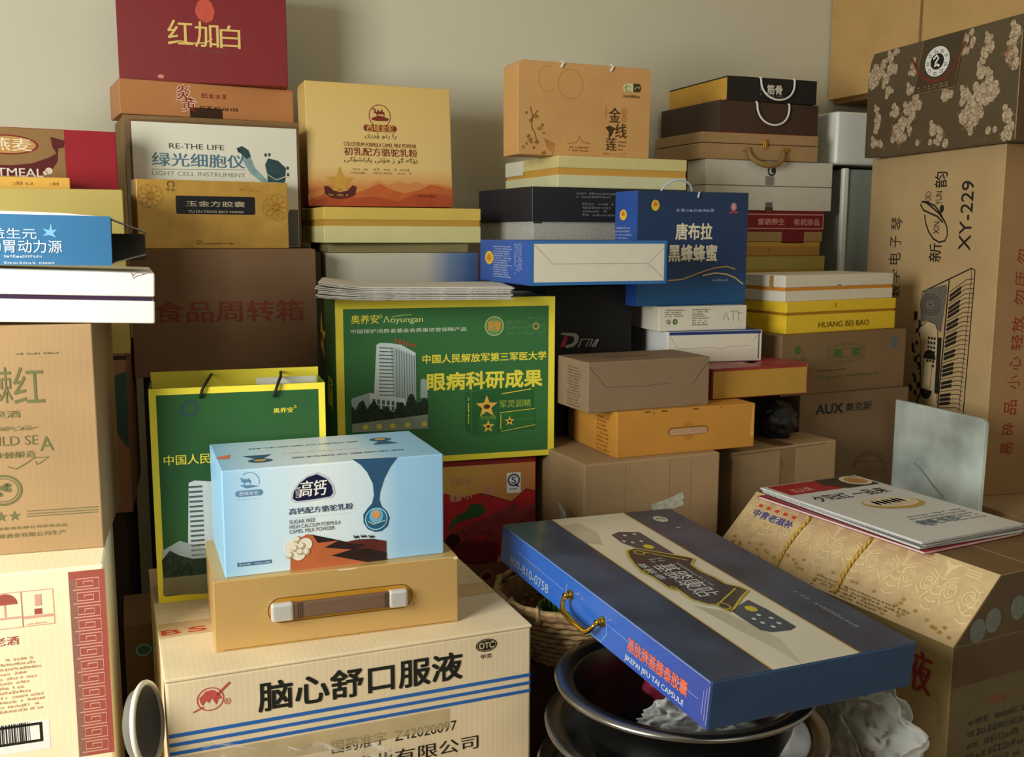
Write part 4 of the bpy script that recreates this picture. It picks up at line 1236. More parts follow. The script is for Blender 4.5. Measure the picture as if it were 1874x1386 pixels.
t, b = plain(((0.7565, 1.7900, 0.6272), (0.00, 0.00, -1.00), (0.1846, 0.3000, 0.2942)), 'speaker_carton', 'tall black carton with a grey and red slanted logo, behind the plain kraft box', 'carton', mat('#191716', .5, .3, noise=.05))
LGm = mat('#b3aca0', .45, .3, noise=0)
b.poly('f', [(0.0301, 0.2010), (0.0352, 0.2040), (0.0629, 0.2022), (0.0699, 0.1965), (0.0690, 0.1853), (0.0598, 0.1760), (0.0442, 0.1733), (0.0407, 0.1783), (0.0562, 0.1825), (0.0606, 0.1904), (0.0585, 0.1959), (0.0474, 0.1976)], LGm, 2)
b.poly('f', [(0.0398, 0.1975), (0.0467, 0.1963), (0.0400, 0.1760), (0.0297, 0.1754)], mat('#c8343a', .45, .3, noise=0), 3)
for x in (275, 318, 360):
    pass
b.stroke('f', [(0.0692, 0.1741), (0.0760, 0.1899), (0.0928, 0.1894), (0.0853, 0.1745)], .0026, LGm, 2)
b.stroke('f', [(0.0928, 0.1894), (0.0998, 0.1891), (0.0930, 0.1748)], .0026, LGm, 2)
b.stroke('f', [(0.0983, 0.1740), (0.1087, 0.1889)], .0026, LGm, 2)
b.stroke('f', [(0.1043, 0.1738), (0.1122, 0.1887)], .0026, LGm, 2)
t.done()

t = Thing(*((0.9282, 1.7460, 0.8816), (0.00, 0.00, 2.68), (0.2582, 0.0875, 0.2231)), 'honey_box', 'upright dark blue honey box with cream title, gold swoosh and a white cord', 'gift box')
DBL = ramp_mat([(0, '#1b5688'), (.035, '#1b4e80'), (.07, '#1c3a66'), (.22, '#1f375c')], 2, .4, .35, key='hon')
b = t.part('body')
b.box(0, 0, 0, t.w, t.d, t.h, DBL, .002)
b.rect('l', (.0005, .0005), (t.d - .0005, t.h - .0005), mat('#2a52a0', .4, .35, noise=.03), 1)
IV = mat('#e3dcc0', .5, .3, noise=0)
b.text('f', '唐布拉', (0.0866, 0.1297), (0.1712, 0.1613), IV, .04, 3)
b.text('f', '黑蜂蜂蜜', (0.0715, 0.0870), (0.1843, 0.1195), IV, .04, 3)
b.smallprint('f', (0.0872, 0.1841), (0.1769, 0.1942), 1, FP, 1, cw=.9)
b.smallprint('f', (0.1732, 0.0467), (0.2171, 0.0538), 1, FP, 1)
GS = mat('#c9a04c', .4, .4, noise=0)
b.stroke('f', [(0.0713, 0.0494), (0.1047, 0.0516), (0.1450, 0.0643), (0.1814, 0.0735), (0.2092, 0.0759), (0.2305, 0.0703)], .0022, GS, 2)
b.stroke('f', [(0.1520, 0.0585), (0.1818, 0.0631), (0.2098, 0.0604), (0.2313, 0.0524), (0.2508, 0.0396)], .0026, mat('#d8c070', .4, .4, noise=0), 3)
SUN = mat('#e2b93a', .45, .3, noise=0)
for face, c0, rx, ry in (('f', (0.0387, 0.1953), .0092, .0105), ('l', (0.0323, 0.1774), .014, .0105)):
    b.ell(face, c0, rx, ry, SUN, 2)
    b.poly(face, [(c0[0], c0[1] + ry * .8), (c0[0] - rx * .6, c0[1]), (c0[0], c0[1] - ry * .2), (c0[0] + rx * .6, c0[1])], mat('#c9772c', .45, .3, noise=0), 3)
c0 = (0.2216, 0.1948)
b.ell('f', c0, .0072, .008, mat('#c9a0a0', .45, .3, noise=0), 2)
b.ring('f', c0, .0055, .006, .0012, mat('#a03a44', .45, .3, noise=0), 3)
b.rect('f', (0.2105, 0.1818), (0.2318, 0.1858), mat('#a03a44', .45, .3, noise=0), 2)
b.smallprint('l', (0.0002, 0.1303), (0.0659, 0.1566), 4, FP, .95, cw=.7)
c = t.part('cord_handle')
p0, p1 = (0.0663, 0.2233), (0.1395, 0.2222)
xm = (p0[0] + p1[0]) / 2
hw = (p1[0] - p0[0]) / 2
c.tube([(xm - hw * math.cos(math.pi * i / 12), .028 - .012 * math.sin(math.pi * i / 12), t.h - .004 + .0265 * math.sin(math.pi * i / 12)) for i in range(13)] + [(xm + hw * 1.02, .020, t.h - .004), (xm + hw * .95, -.003, t.h - .002), (xm + hw * .85, -.003, t.h - .012)], .0021, mat('#b9c0cc', .5, .3, noise=0))
t.done()

# two white boxes under the honey box
t, b = plain(((0.9737, 1.7363, 0.8323), (0.00, 0.00, -3.07), (0.1955, 0.1940, 0.0488)), 'medicine_box', 'off white box with columns of fine print, directly under the dark blue honey box', 'medicine box', mat('#d9d3c0', .55, .25, noise=.03))
b.rect('t', (.0005, .0005), (t.w - .0005, t.d - .0005), mat('#9fb6c8', .4, .3, noise=0), 1)
FD = mat('#7c776a', .6, .2, noise=0)
b.smallprint('f', (0.0126, 0.0281), (0.0651, 0.0445), 4, FD, .85, cw=.9)
b.smallprint('f', (0.0727, 0.0104), (0.1134, 0.0446), 8, FD, .8, cw=.9)
quality_mark(b, 'f', (0.0210, 0.0187), .004, mat('#2f4f6e', .5, .3, noise=0), mat('#2f4f6e', .5, .3, noise=0), 2)
b.ell('f', (0.0355, 0.0184), .0052, .0056, mat('#3a4a2c', .5, .3, noise=0), 2)
b.ell('f', (0.0355, 0.0184), .003, .0034, mat('#8fa65a', .5, .3, noise=0), 3)
b.stroke('f', [(0.1582, 0.0368), (0.1751, 0.0374)], .001, FD, 2)
b.stroke('f', [(0.1639, 0.0367), (0.1646, 0.0167)], .0012, FD, 2)
b.stroke('f', [(0.1707, 0.0345), (0.1762, 0.0364), (0.1777, 0.0164)], .001, FD, 2)
b.stroke('f', [(0.1421, 0.0192), (0.1483, 0.0340), (0.1551, 0.0189)], .001, FD, 2)
b.stroke('f', [(0.1753, 0.0324), (0.1854, 0.0332)], .001, FD, 2)
t.done()
t = Thing(*((0.9884, 1.7266, 0.7699), (0.00, 0.00, -5.45), (0.2069, 0.1940, 0.0619)), 'medicine_box', 'white box with a navy upper edge and tucked flaps, second below the honey box', 'medicine box')
b = t.part('body')
b.box(0, 0, 0, t.w, t.d, t.h, mat('#d9d9d4', .5, .3, noise=.02), .0015)
b.rect('t', (.001, .001), (t.w - .001, t.d - .001), mat('#28408c', .4, .35, noise=0), 1)
b.rect('f', (.004, t.h - .007), (t.w - .003, t.h - .0008), mat('#27386f', .4, .35, noise=0), 1)
e = t.part('end_flap')
e.rect('f', (.004, .002), (t.w - .009, t.h - .008), mat('#d6cfbd', .55, .25, noise=.03), 2)
e.stroke('f', [(.006, t.h - .009), (.022, t.h * .46), (t.w * .46, t.h * .47), (t.w * .56, t.h * .43), (t.w * .66, t.h * .49), (t.w - .03, t.h * .5)], .0007, LN, 3)
e.stroke('f', [(t.w - .022, t.h * .62), (t.w - .010, t.h - .010)], .0007, LN, 3)
e.rect('f', (t.w - .008, .004), (t.w - .006, t.h - .007), DGREY, 2)
t.done()

# ================================================================== right of centre: kraft box, orange box, plain cartons
t = Thing(*((0.7273, 1.5438, 0.0000), (0.00, 0.00, 2.00), (0.2786, 0.2790, 0.6262)), 'cardboard_carton', 'plain cardboard carton with a torn silver tape scrap, under the orange handle box', 'carton')
b = t.part('body')
b.box(0, 0, 0, t.w, t.d, t.h, KRAFT, .003)
for x in (.08, .17, .215):
    b.stroke('f', [(x, .005), (x + .002, t.h - .004)], .0006, mat('#94714e', .8, .1, noise=0), 1)
tp = t.part('tape_scrap')
tp.poly('f', [(0.1329, 0.5411), (0.1463, 0.5449), (0.1598, 0.5474), (0.1836, 0.5541), (0.1989, 0.5595), (0.2044, 0.5498), (0.2004, 0.5448), (0.2042, 0.5346), (0.1877, 0.5309), (0.1655, 0.5286), (0.1366, 0.5287), (0.1381, 0.5346)], mat('#c4cabb', .25, .6, noise=.25, scale=120, bump=.4, key='_silver', metal=.2), 4)
t.done()
t = Thing(*((0.8014, 1.5693, 0.6262), (0.00, 0.00, 0.94), (0.2904, 0.2034, 0.0832)), 'gift_box', 'orange box with a cut out carry slot in its front, under the plain kraft box', 'gift box')
b = t.part('body')
ORA = mat('#c58b3a', .5, .3, noise=.05, scale=18)
b.box(0, 0, 0, t.w, t.d, t.h, ORA, .0018)
b.smallprint('l', (0.1257, 0.0045), (0.1755, 0.0711), 9, mat('#a8641c', .5, .3, noise=0), .9, cw=.7)
b.rect('r', (.0005, .001), (.004, t.h - .001), mat('#e0b060', .6, .2, noise=0), 1)
b.poly('f', [(t.w - .010, .02), (t.w - .001, .02), (t.w - .001, t.h - .002), (t.w - .006, t.h - .012)], mat('#dba64c', .6, .2, noise=.1), 1)
for q in ((0.0746, 0.0780), (0.2154, 0.0802)):
    b.ell('f', q, .0022, .0016, mat('#94601c', .5, .3, noise=0), 1)
for x in (.055, .09, .155):
    b.rect('f', (x, t.h - .0045), (x + .012, t.h - .0015), mat('#7a4f1c', .5, .3, noise=0), 1)
hs = t.part('carry_slot')
k0, k1 = (0.1036, 0.0406), (0.1892, 0.0406)
zm = (k0[1] + k1[1]) / 2
hs.ell('f', ((k0[0] + k1[0]) / 2, zm), .0135, .0175, mat('#b87c2a', .5, .3, noise=0), 1)
slot = arc((k1[0] - .008, zm), .0078, -90, 90, 8) + arc((k0[0] + .008, zm), .0078, 90, 270, 8)
hs.poly('f', slot, mat('#8a5a1c', .6, .2, noise=0), 2)
slot2 = arc((k1[0] - .008, zm - .0008), .0062, -90, 90, 8) + arc((k0[0] + .009, zm - .0008), .0062, 90, 270, 8)
hs.poly('f', slot2, mat('#bd9676', .7, .2, noise=.05), 3)
t.done()
t = Thing(*((0.7479, 1.5772, 0.7094), (0.00, 0.00, 2.45), (0.2517, 0.1260, 0.0900)), 'kraft_box', 'plain grey brown kraft box, on the orange box with a carry slot', 'box')
b = t.part('body')
KG = mat('#8b745b', .7, .2, noise=.04, scale=20)
b.box(0, 0, 0, t.w, t.d, t.h, KG, .0018)
LNK = mat('#6b543c', .8, .1, noise=0)
b.stroke('f', [(0.0012, 0.0835), (0.0355, 0.0447), (0.0776, 0.0437), (0.1247, 0.0431), (0.1657, 0.0455)], .0008, LNK, 2)
b.stroke('f', [(0.2488, 0.0810), (0.2283, 0.0578), (0.2147, 0.0404)], .0008, LNK, 2)
b.smallprint('l', (0.0457, 0.0053), (0.0987, 0.0793), 14, mat('#6f5c4c', .7, .2, noise=0), .95, cw=.9)
b.smallprint('t', (.06, .05), (.16, .075), 1, mat('#7a6148', .8, .1, noise=0), 1, 1, cw=2)
t.done()
t, b = plain(((1.0291, 1.6275, 0.7099), (0.00, 0.00, 1.98), (0.2246, 0.1459, 0.0594)), 'gift_box', 'red topped gift box with a mustard yellow front panel, beside the plain kraft box', 'gift box', mat('#8f2a2e', .35, .4, noise=.06, scale=14))
b.rect('f', (0.0039, 0.0019), (0.2224, 0.0536), mat('#b98d3a', .45, .3, noise=.04, scale=20), 2)
b.rect('f', (t.w - .0045, .001), (t.w - .0005, t.h - .001), mat('#c8443a', .4, .35, noise=0), 1)
b.rect('f', (.0005, .001), (.005, t.h - .001), mat('#541c1c', .4, .35, noise=0), 1)
b.poly('t', [(.07, .05), (.14, .075), (.16, .06), (.10, .035)], mat('#b08a5a', .4, .35, noise=.3, scale=60), 1)
b.poly('t', [(.11, .06), (.22, .11), (.24, .02), (.16, .01)], mat('#a83f46', .35, .4, noise=.05), 1)
t.done()
t = Thing(*((1.0637, 1.5996, 0.0000), (0.00, 0.00, 6.90), (0.2681, 0.1000, 0.6110)), 'cardboard_carton', 'small plain cardboard carton sealed with shiny brown tape, beside the torn silver tape carton', 'carton')
b = t.part('body')
b.box(0, 0, 0, t.w, t.d, t.h, KRAFT, .003)
b.rect('t', (.02, t.d * .5 - .0015), (t.w - .002, t.d * .5), mat('#5a4430', .8, .1, noise=0), 1)
b.stroke('f', [(.001, t.h - .006), (t.w - .03, t.h - .004)], .0012, mat('#6b523a', .8, .1, noise=0), 1)
tp = t.part('tape')
ka, kb = (0.1182, 0.6158)[0], (0.1565, 0.6121)[0]
tp.rect('f', (ka, t.h - .14), (kb, t.h - .003), mat('#8a6644', .12, .7, noise=.2, scale=25, bump=.5, key='_shine'), 2)
tp.rect('t', (ka, .003), (kb, t.d - .003), mat('#8a6644', .12, .7, noise=.2, scale=25, bump=.5, key='_shine'), 2)
t.done()
t, b = plain(((1.3107, 1.7296, 0.0000), (0.00, 0.00, 3.00), (0.3009, 0.5000, 0.6882)), 'appliance_carton', 'tall brown rice cooker carton with black brand lettering, under the green printed kraft carton', 'carton', cardboard('#7a6248', 'x', key='aux'))
b.text('f', 'AUX', (0.0428, 0.6441), (0.1154, 0.6649), BLK, .06, 2)
b.text('f', '奥克斯', (0.1233, 0.6455), (0.1959, 0.6640), mat('#3d3027', .6, .2, noise=0), .04, 2)
LI = mat('#5c4632', .8, .1, noise=0)
c0 = (0.1962, 0.5113)
for r in (.050, .044, .040):
    b.ring('f', c0, r, r * .85, .0012, LI, 2, 10, 172)
for i in range(6):
    b.stroke('f', [(0.1224, 0.5182), (0.1672, 0.5304), (0.2136, 0.5299), (0.2811, 0.5127)] if i == 0 else [(c0[0] - .045 + i * .004, c0[1] - .004 * i), (c0[0], c0[1] + .012 - .006 * i), (c0[0] + .05, c0[1] + .006 - .004 * i)], .0009, LI, 2)
b.ell('f', (0.2811, 0.5127), .005, .004, LI, 2)
t.done()
t, b = plain(((1.2559, 1.7252, 0.6882), (0.00, 0.00, 6.00), (0.3572, 0.6600, 0.1279)), 'kraft_carton', 'brown kraft carton with a green printed emblem, under the bright yellow lidded box', 'carton', cardboard('#816749', 'x', key='k42'))
GP = mat('#4a672c', .7, .2, noise=.1)
b.ell('f', (0.0429, 0.0963), .0085, .0095, GP, 2)
b.ring('f', (0.0364, 0.0782), .004, .004, .0014, GP, 2)
b.ring('f', (0.0596, 0.0776), .005, .006, .0014, GP, 2)
b.smallprint('f', (0.0278, 0.0742), (0.0722, 0.0770), 1, GP, 1)
p0, p1 = (0.1279, 0.0740), (0.2314, 0.0934)
b.border('f', p0, p1, .0014, GP, 2)
b.text('f', '蜂', (0.1429, 0.0767), (0.1698, 0.0928), GP, .05, 3)
b.text('f', '浆', (0.1945, 0.0768), (0.2233, 0.0931), GP, .05, 3)
for i in range(9):
    f = i / 8
    x = p0[0] + (p1[0] - p0[0]) * f
    hgt = .006 * math.sin(math.pi * f) + .002
    b.ring('f', (x, p1[1] + hgt * .7), .004, hgt, .001, GP, 2, 0, 180)
    b.ring('f', (x, p0[1] - hgt * .7), .004, hgt, .001, GP, 2, 180, 360)
b.smallprint('f', (0.0965, 0.0473), (0.1890, 0.0531), 1, LI, 1, cw=.8)
b.text('f', 'Organic', (0.1022, 0.0295), (0.1735, 0.0371), GP, .03, 2)
b.smallprint('f', (0.1809, 0.0324), (0.2742, 0.0393), 1, GP, 1, cw=.8)
b.smallprint('f', (0.0936, 0.0203), (0.3077, 0.0202), 1, LI, 1)
quality_mark(b, 'f', (0.3204, 0.1007), .0105, mat('#46748e', .6, .2, noise=0), mat('#46748e', .6, .2, noise=0), 2)
t.done()
t, b, l = lidded(((1.2771, 1.7431, 0.8161), (0.00, 0.00, 8.00), (0.3267, 0.1600, 0.0667)), 'gift_box', 'bright yellow lidded gift box with dark serif style lettering, on the green printed kraft carton', 'gift box', (0.1462, 0.0386)[1], (0.1459, 0.0442)[1], mat('#e6c230', .5, .3, noise=.03), mat('#e6c230', .5, .3, noise=.03), mat('#a8741c', .5, .3, noise=0))
b.text('f', 'HUANG BEI BAO', (0.0925, 0.0104), (0.2437, 0.0225), mat('#6b4a18', .5, .3, noise=0), .012, 3)
l.ring('f', (0.1403, 0.0572), .0022, .004, .0016, mat('#a8801c', .5, .3, noise=0), 2)
t.done()
t, b, l = lidded(((1.2764, 1.7498, 0.8827), (0.00, 0.00, 10.00), (0.3353, 0.1600, 0.0549)), 'gift_box', 'white lidded gift box with an orange waist line, on the bright yellow lidded box', 'gift box', (0.1234, 0.0224)[1], (0.1229, 0.0297)[1], mat('#dcd7c6', .5, .3, noise=.02), mat('#dcd7c6', .5, .3, noise=.02), mat('#d08a30', .5, .3, noise=0))
kx = .045
l.rect('l', (l.d - kx, l.h * .48), (l.d - kx + .012, l.h - .001), mat('#a8843c', .5, .3, noise=0), 1)
l.poly('f', [(0.1550, 0.0312), (0.1588, 0.0332), (0.1653, 0.0332), (0.1697, 0.0309)], DGREY, 2)
t.done()

# ================================================================== gift box stack by the corner
t, b = plain(((1.3236, 2.1400, 0.8171), (0.00, 0.00, 0.00), (0.3544, 0.2200, 0.1515)), 'gift_box', 'olive and mustard two tone box, lowest of the stack beside the fridge', 'gift box', mat('#b39338', .55, .3, noise=.04))
b.rect('f', (.0005, (0.2335, 0.1191)[1]), (t.w - .0005, t.h - .0005), mat('#b7a856', .55, .3, noise=.04), 1)
t.done()
t, b = plain(((1.3377, 2.1400, 0.9690), (0.00, 0.00, 0.00), (0.3235, 0.2200, 0.0346)), 'gift_box', 'mustard gold flat box, second from the bottom of the corner stack', 'gift box', mat('#b98c46', .5, .3, noise=.05))
b.rect('f', (.0005, t.h - .011), (t.w - .0005, t.h - .0005), mat('#c9a040', .5, .3, noise=0), 1)
b.ell('f', (0.1685, 0.0158), .004, .004, mat('#a0702c', .5, .3, noise=0), 2)
t.done()
t, b = plain(((1.3368, 2.1400, 1.0041), (0.00, 0.00, 0.00), (0.3303, 0.2200, 0.0251)), 'gift_box', 'tan flat box with a dark red square on its front, below the red lettered box', 'gift box', mat('#a98a5c', .55, .3, noise=.04))
b.rect('f', (0.2071, -0.0032), (0.2742, 0.0265), mat('#7c1c28', .45, .3, noise=0), 1)
b.ell('f', (0.2652, 0.0168), .001, .001, mat('#d8b8a8', .5, .3, noise=0), 2)
t.done()
t, b = plain(((1.3196, 2.1400, 1.0297), (0.00, 0.00, 0.00), (0.3504, 0.2200, 0.0504)), 'gift_box', 'dark red box with pale framed lettering, under the two tier white box', 'gift box', mat('#7f2024', .5, .3, noise=.05))
PK2 = mat('#c98f86', .5, .3, noise=0)
b.border('f', (.006, (0.2641, 0.0060)[1]), ((0.3497, 0.0342)[0], (0.2622, 0.0433)[1]), .0028, PK2, 1)
b.text('f', '富硒养生', (0.1530, 0.0158), (0.2313, 0.0319), PK2, .05, 2)
b.text('f', '有机珍品', (0.2589, 0.0151), (0.3370, 0.0314), PK2, .05, 2)
t.done()
t, b, l = lidded(((1.3133, 2.1300, 1.0807), (0.00, 0.00, 1.78), (0.3786, 0.0818, 0.1201)), 'gift_box', 'white two tier box with a dark swirl logo, below the gold clasped tan case', 'gift box', (0.1613, 0.0583)[1], (0.1612, 0.0602)[1], mat('#d2cfc0', .5, .3, noise=.02), mat('#d2cfc0', .5, .3, noise=.02), mat('#7a766a', .5, .3, noise=0))
c0 = (0.1911, 0.0963)
l.ell('f', c0, .0125, .0125, mat('#2c3344', .45, .3, noise=0), 2)
l.poly('f', arc(c0, .008, 100, 300, 10) + arc((c0[0] + .004, c0[1] + .001), .0065, 300, 110, 8), mat('#d2cfc0', .5, .3, noise=0), 3)
l.rect('f', (0.1726, 0.0618), (0.1992, 0.0834), mat('#8d8a80', .45, .3, noise=0), 2)
b.rect('f', (0.1756, -0.0022), (0.1965, 0.0201), mat('#6e6a64', .45, .3, noise=0), 2)
b.rect('f', (0.1744, -0.0004), (0.1982, 0.0084), mat('#46403a', .45, .3, noise=0), 3)
t.done()
t = Thing(*((1.2993, 2.1300, 1.2013), (0.00, 0.00, -0.22), (0.3352, 0.2294, 0.0633)), 'gift_case', 'tan hard case with a gold clasp and curved handle, under the dark brown box', 'gift box')
TC = mat('#a98960', .55, .3, noise=.05, scale=30)
zs = (0.1120, 0.0378)[1]
b = t.part('base'); b.box(0, 0, 0, t.w, t.d, zs - .0006, TC, .002)
l = t.part('lid'); l.box(0, 0, zs + .0006, t.w, t.d, t.h, TC, .002)
BRASS = mat('#d6a648', .25, .6, noise=0, metal=.9)
cl = t.part('clasp')
q = (0.1779, 0.0391)
cl.box(q[0] - .007, -.004, q[1] - .011, q[0] + .007, 0, q[1] + .011, BRASS, .0012)
cl.box(q[0] - .002, -.0055, q[1] - .012, q[0] + .002, -.004, q[1] + .008, BRASS, .0008)
h_ = t.part('handle')
qa, qb = (0.1288, 0.0270), (0.2286, 0.0302)
xm, hw = (qa[0] + qb[0]) / 2, (qb[0] - qa[0]) / 2
zb = (0.1830, -0.0128)[1]
pts, rad = [], []
for i in range(17):
    a = math.pi * i / 16
    pts.append((xm - hw * math.cos(a), -.004 - .016 * math.sin(a), qa[1] - (qa[1] - zb) * math.sin(a) ** .7))
    rad.append(.0042 + .0032 * math.sin(a))
h_.tube(pts, .005, mat('#8f7444', .45, .35, noise=.05), 12, rad=rad)
for x in (-1, 1):
    m_ = t.part('handle_mount', h_)
    xx = xm + x * (hw + .006)
    m_.box(xx - .010, -.006, qa[1] - .006, xx + .010, 0, qa[1] + .004, BRASS if x > 0 else mat('#9a7c48', .4, .4, noise=0), .0015)
t.done()


def corded(key3, name, label, body, left, hx, hz, sag):
    t = Thing(*key3, name, label, 'gift box')
    b = t.part('body')
    b.box(0, 0, 0, t.w, t.d, t.h, body, .0015)
    c = t.part('cord_handle')
    x0, x1 = hx
    n = 18
    pts = [(x0, .02, t.h - .001), (x0, -.002, t.h - .0005)]
    for i in range(n + 1):
        a = math.pi * i / n
        pts.append((x0 + (x1 - x0) * (.5 - .5 * math.cos(a)), -.004 - .006 * math.sin(a), t.h - .004 - sag * math.sin(a) ** .8))
    pts += [(x1, -.002, t.h - .0005), (x1, .02, t.h - .001)]
    c.tube(pts, .0024, CORD)
    return t, b


t, b = corded(((1.3483, 2.1350, 1.2651), (0.00, 0.00, 2.08), (0.2950, 0.2633, 0.0758)), 'gift_box', 'dark brown box with a white cord loop, directly under the black gift box', mat('#4a372c', .5, .3, noise=.05), None, ((0.1060, 0.0789)[0], (0.2020, 0.0771)[0]), 0, .050)
MRN = mat('#6a2024', .5, .3, noise=0)
b.rect('f', (.0005, .0005), (t.w - .0005, .0025), MRN, 1)
b.rect('l', (.0005, .0005), (.004, t.h - .0005), MRN, 1)
t.done()
t, b = corded(((1.3715, 2.1400, 1.3414), (0.00, 0.00, -0.59), (0.2577, 0.2986, 0.0575)), 'gift_box', 'black gift box with a golden side and white cord, topmost of the corner stack', mat('#201e1d', .45, .35, noise=.05), None, ((0.0914, 0.0598)[0], (0.1885, 0.0583)[0]), 0, .048)
b.rect('l', (.010, .002), (t.d - .001, t.h - .004), mat('#d8a544', .45, .35, noise=.05), 1)
b.text('f', '筋骨', (0.1124, 0.0192), (0.1557, 0.0414), mat('#d8d2c4', .5, .3, noise=0), .04, 2)
b.smallprint('f', (0.0922, 0.0168), (0.1005, 0.0399), 1, GRY, 1, 2, vert=True)
b.smallprint('f', (0.1182, 0.0135), (0.1568, 0.0204), 1, GRY, 1, 2)
t.done()

# ================================================================== right side: cupboard, fridge, keyboard carton, flowered case
t = Thing((1.88, .5, 1.386), (0, 0, 0), (.33, 1.915, 1.15), 'wall_cupboard', 'honey coloured wooden wall cupboard with two doors above the flowered case', 'cupboard')
WD = mat('#c9a36a', .45, .3, noise=.10, scale=7, key='_wood')
WDD = mat('#8a6238', .5, .3, noise=.05, key='_wood')
b = t.part('carcass')
b.box(.019, 0, 0, t.w, t.d, t.h, WDD, .001)
for y0, y1 in ((0, 1.565), (1.576, t.d)):
    dr = t.part('door')
    dr.box(0, y0, .012, .018, y1, t.h, WD, .0015)
t.done()
t = Thing((1.746, 2.16, 0), (0, 0, 0), (.45, .25, 1.333), 'fridge', 'tall white fridge in the corner with a pale upper door, behind the gift box stack', 'fridge')
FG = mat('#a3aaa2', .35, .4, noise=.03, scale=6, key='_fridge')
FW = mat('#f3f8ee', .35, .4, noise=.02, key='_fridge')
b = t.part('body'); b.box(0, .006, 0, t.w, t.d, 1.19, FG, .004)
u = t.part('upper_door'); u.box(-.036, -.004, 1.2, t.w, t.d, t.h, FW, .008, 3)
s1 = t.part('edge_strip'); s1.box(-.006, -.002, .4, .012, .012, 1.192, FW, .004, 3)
t.done()
t, b = plain((Vector((1.645, 1.36, 0)), (0, 0, 0), (.44, .76, .4645)), 'cardboard_carton', 'brown carton under the keyboard carton, its top just showing beside the magazines', 'carton', KRAFT)
t.done()

t = Thing(*((1.7616, 2.0800, 0.4646), (0.00, 0.00, -97.00), (0.4721, 0.1400, 0.7443)), 'keyboard_carton', 'tall brown carton with an upright printed electronic keyboard, standing on end at the cupboard wall', 'carton')
b = t.part('body')
CBX = cardboard('#bfa376', 'x', 330., key='xy')
b.box(0, 0, 0, t.w, t.d, t.h, CBX, .003)
b.rect('r', (.001, .001), (t.d - .001, t.h - .001), cardboard('#a07e56', 'y', 330., key='xyr'), 1)
XI = mat('#2a2620', .6, .2, noise=.05)
b.text('f', 'XY-229', (0.3434, 0.5242), (0.3823, 0.6740), XI, .02, 2, rot=90)
b.text('f', '韵', (0.2494, 0.6622), (0.2924, 0.6986), XI, .02, 2, rot=90)
b.text('f', '新', (0.2443, 0.4964), (0.2875, 0.5388), XI, .02, 2, rot=90)
b.text('f', 'YUN', (0.2571, 0.6251), (0.2782, 0.6551), XI, .02, 2, rot=90)
b.text('f', 'XIN', (0.2553, 0.5593), (0.2756, 0.5875), XI, .02, 2, rot=90)
e0, e1 = (0.2652, 0.5411), (0.2597, 0.6186)
b.stroke('f', [(0.2200, 0.6039), (0.2251, 0.5855), (0.2384, 0.5645), (0.2563, 0.5489), (0.2773, 0.5412), (0.2969, 0.5440), (0.3047, 0.5567), (0.3018, 0.5745), (0.2905, 0.5899), (0.2710, 0.6056), (0.2475, 0.6189), (0.2259, 0.6299), (0.2087, 0.6343), (0.2031, 0.6266), (0.2148, 0.6145), (0.2405, 0.6061), (0.2656, 0.5992), (0.2870, 0.5848)], .004, XI, 2)
b.stroke('f', [(0.2087, 0.6343), (0.2299, 0.6311), (0.2553, 0.6226), (0.2770, 0.6054), (0.2885, 0.5899)], .004, XI, 2)
b.ell('f', (0.2800, 0.6161), .007, .009, XI, 2)
b.ring('f', (0.2294, 0.6446), .010, .011, .0016, XI, 2)
b.text('f', 'R', (0.2228, 0.6404), (0.2364, 0.6490), XI, 0, 2, rot=90)
for ch, p0, p1 in (('琴', (0.0957, 0.5689), (0.1405, 0.5999)), ('子', (0.0940, 0.5273), (0.1371, 0.5551)), ('电', (0.0913, 0.4864), (0.1379, 0.5149)), ('字', (0.1070, 0.4423), (0.1395, 0.4742)), ('数', (0.1125, 0.4080), (0.1430, 0.4372))):
    b.text('f', ch, p0, p1, XI, .0, 2, rot=90)
# keyboard picture, seen upright
b.stroke('f', [(0.2290, 0.4260), (0.3916, 0.4861), (0.4027, 0.4824), (0.4027, 0.4580), (0.3956, 0.1667)], .003, XI, 2)
b.stroke('f', [(0.3916, 0.4861), (0.3928, 0.4617), (0.3802, 0.1640)], .0016, XI, 2)
b.stroke('f', [(0.3208, 0.4585), (0.3088, 0.1647)], .004, XI, 2)
b.stroke('f', [(0.2290, 0.4260), (0.2270, 0.3884), (0.2445, 0.1764)], .002, XI, 2)
SPK = mat('#6d675c', .7, .2, noise=.2, scale=200)
b.poly('f', [(0.2258, 0.4016), (0.2389, 0.4309), (0.3109, 0.4475), (0.3165, 0.4372), (0.3039, 0.3381), (0.2842, 0.3492), (0.2559, 0.3620), (0.2288, 0.3554)], SPK, 3)
for r in (.024, .019, .014):
    b.ring('f', (0.2605, 0.3986), r * 1.5, r, .0012, XI, 4)
b.ell('f', (0.2605, 0.3986), .003, .002, XI, 4)
PNL = mat('#c9b189', .7, .2, noise=0)
b.poly('f', [(0.2298, 0.3444), (0.2560, 0.3607), (0.2836, 0.3557), (0.2930, 0.3414), (0.3075, 0.1777), (0.2815, 0.1668), (0.2566, 0.1738), (0.2459, 0.2125)], PNL, 4)
b.stroke('f', [(0.2298, 0.3444), (0.2560, 0.3607), (0.2836, 0.3557), (0.2930, 0.3414), (0.3049, 0.1772)], .0018, XI, 5)
for i in range(7):
    a_ = ((0.2594, 0.3251), (0.2903, 0.3281))
    z = a_[0][1] - i * .0105
    for k in range(3):
        x = a_[0][0] + (a_[1][0] - a_[0][0]) * (k + .1) / 3
        b.rect('f', (x, z), (x + (a_[1][0] - a_[0][0]) * .22, z - .006), XI, 6)
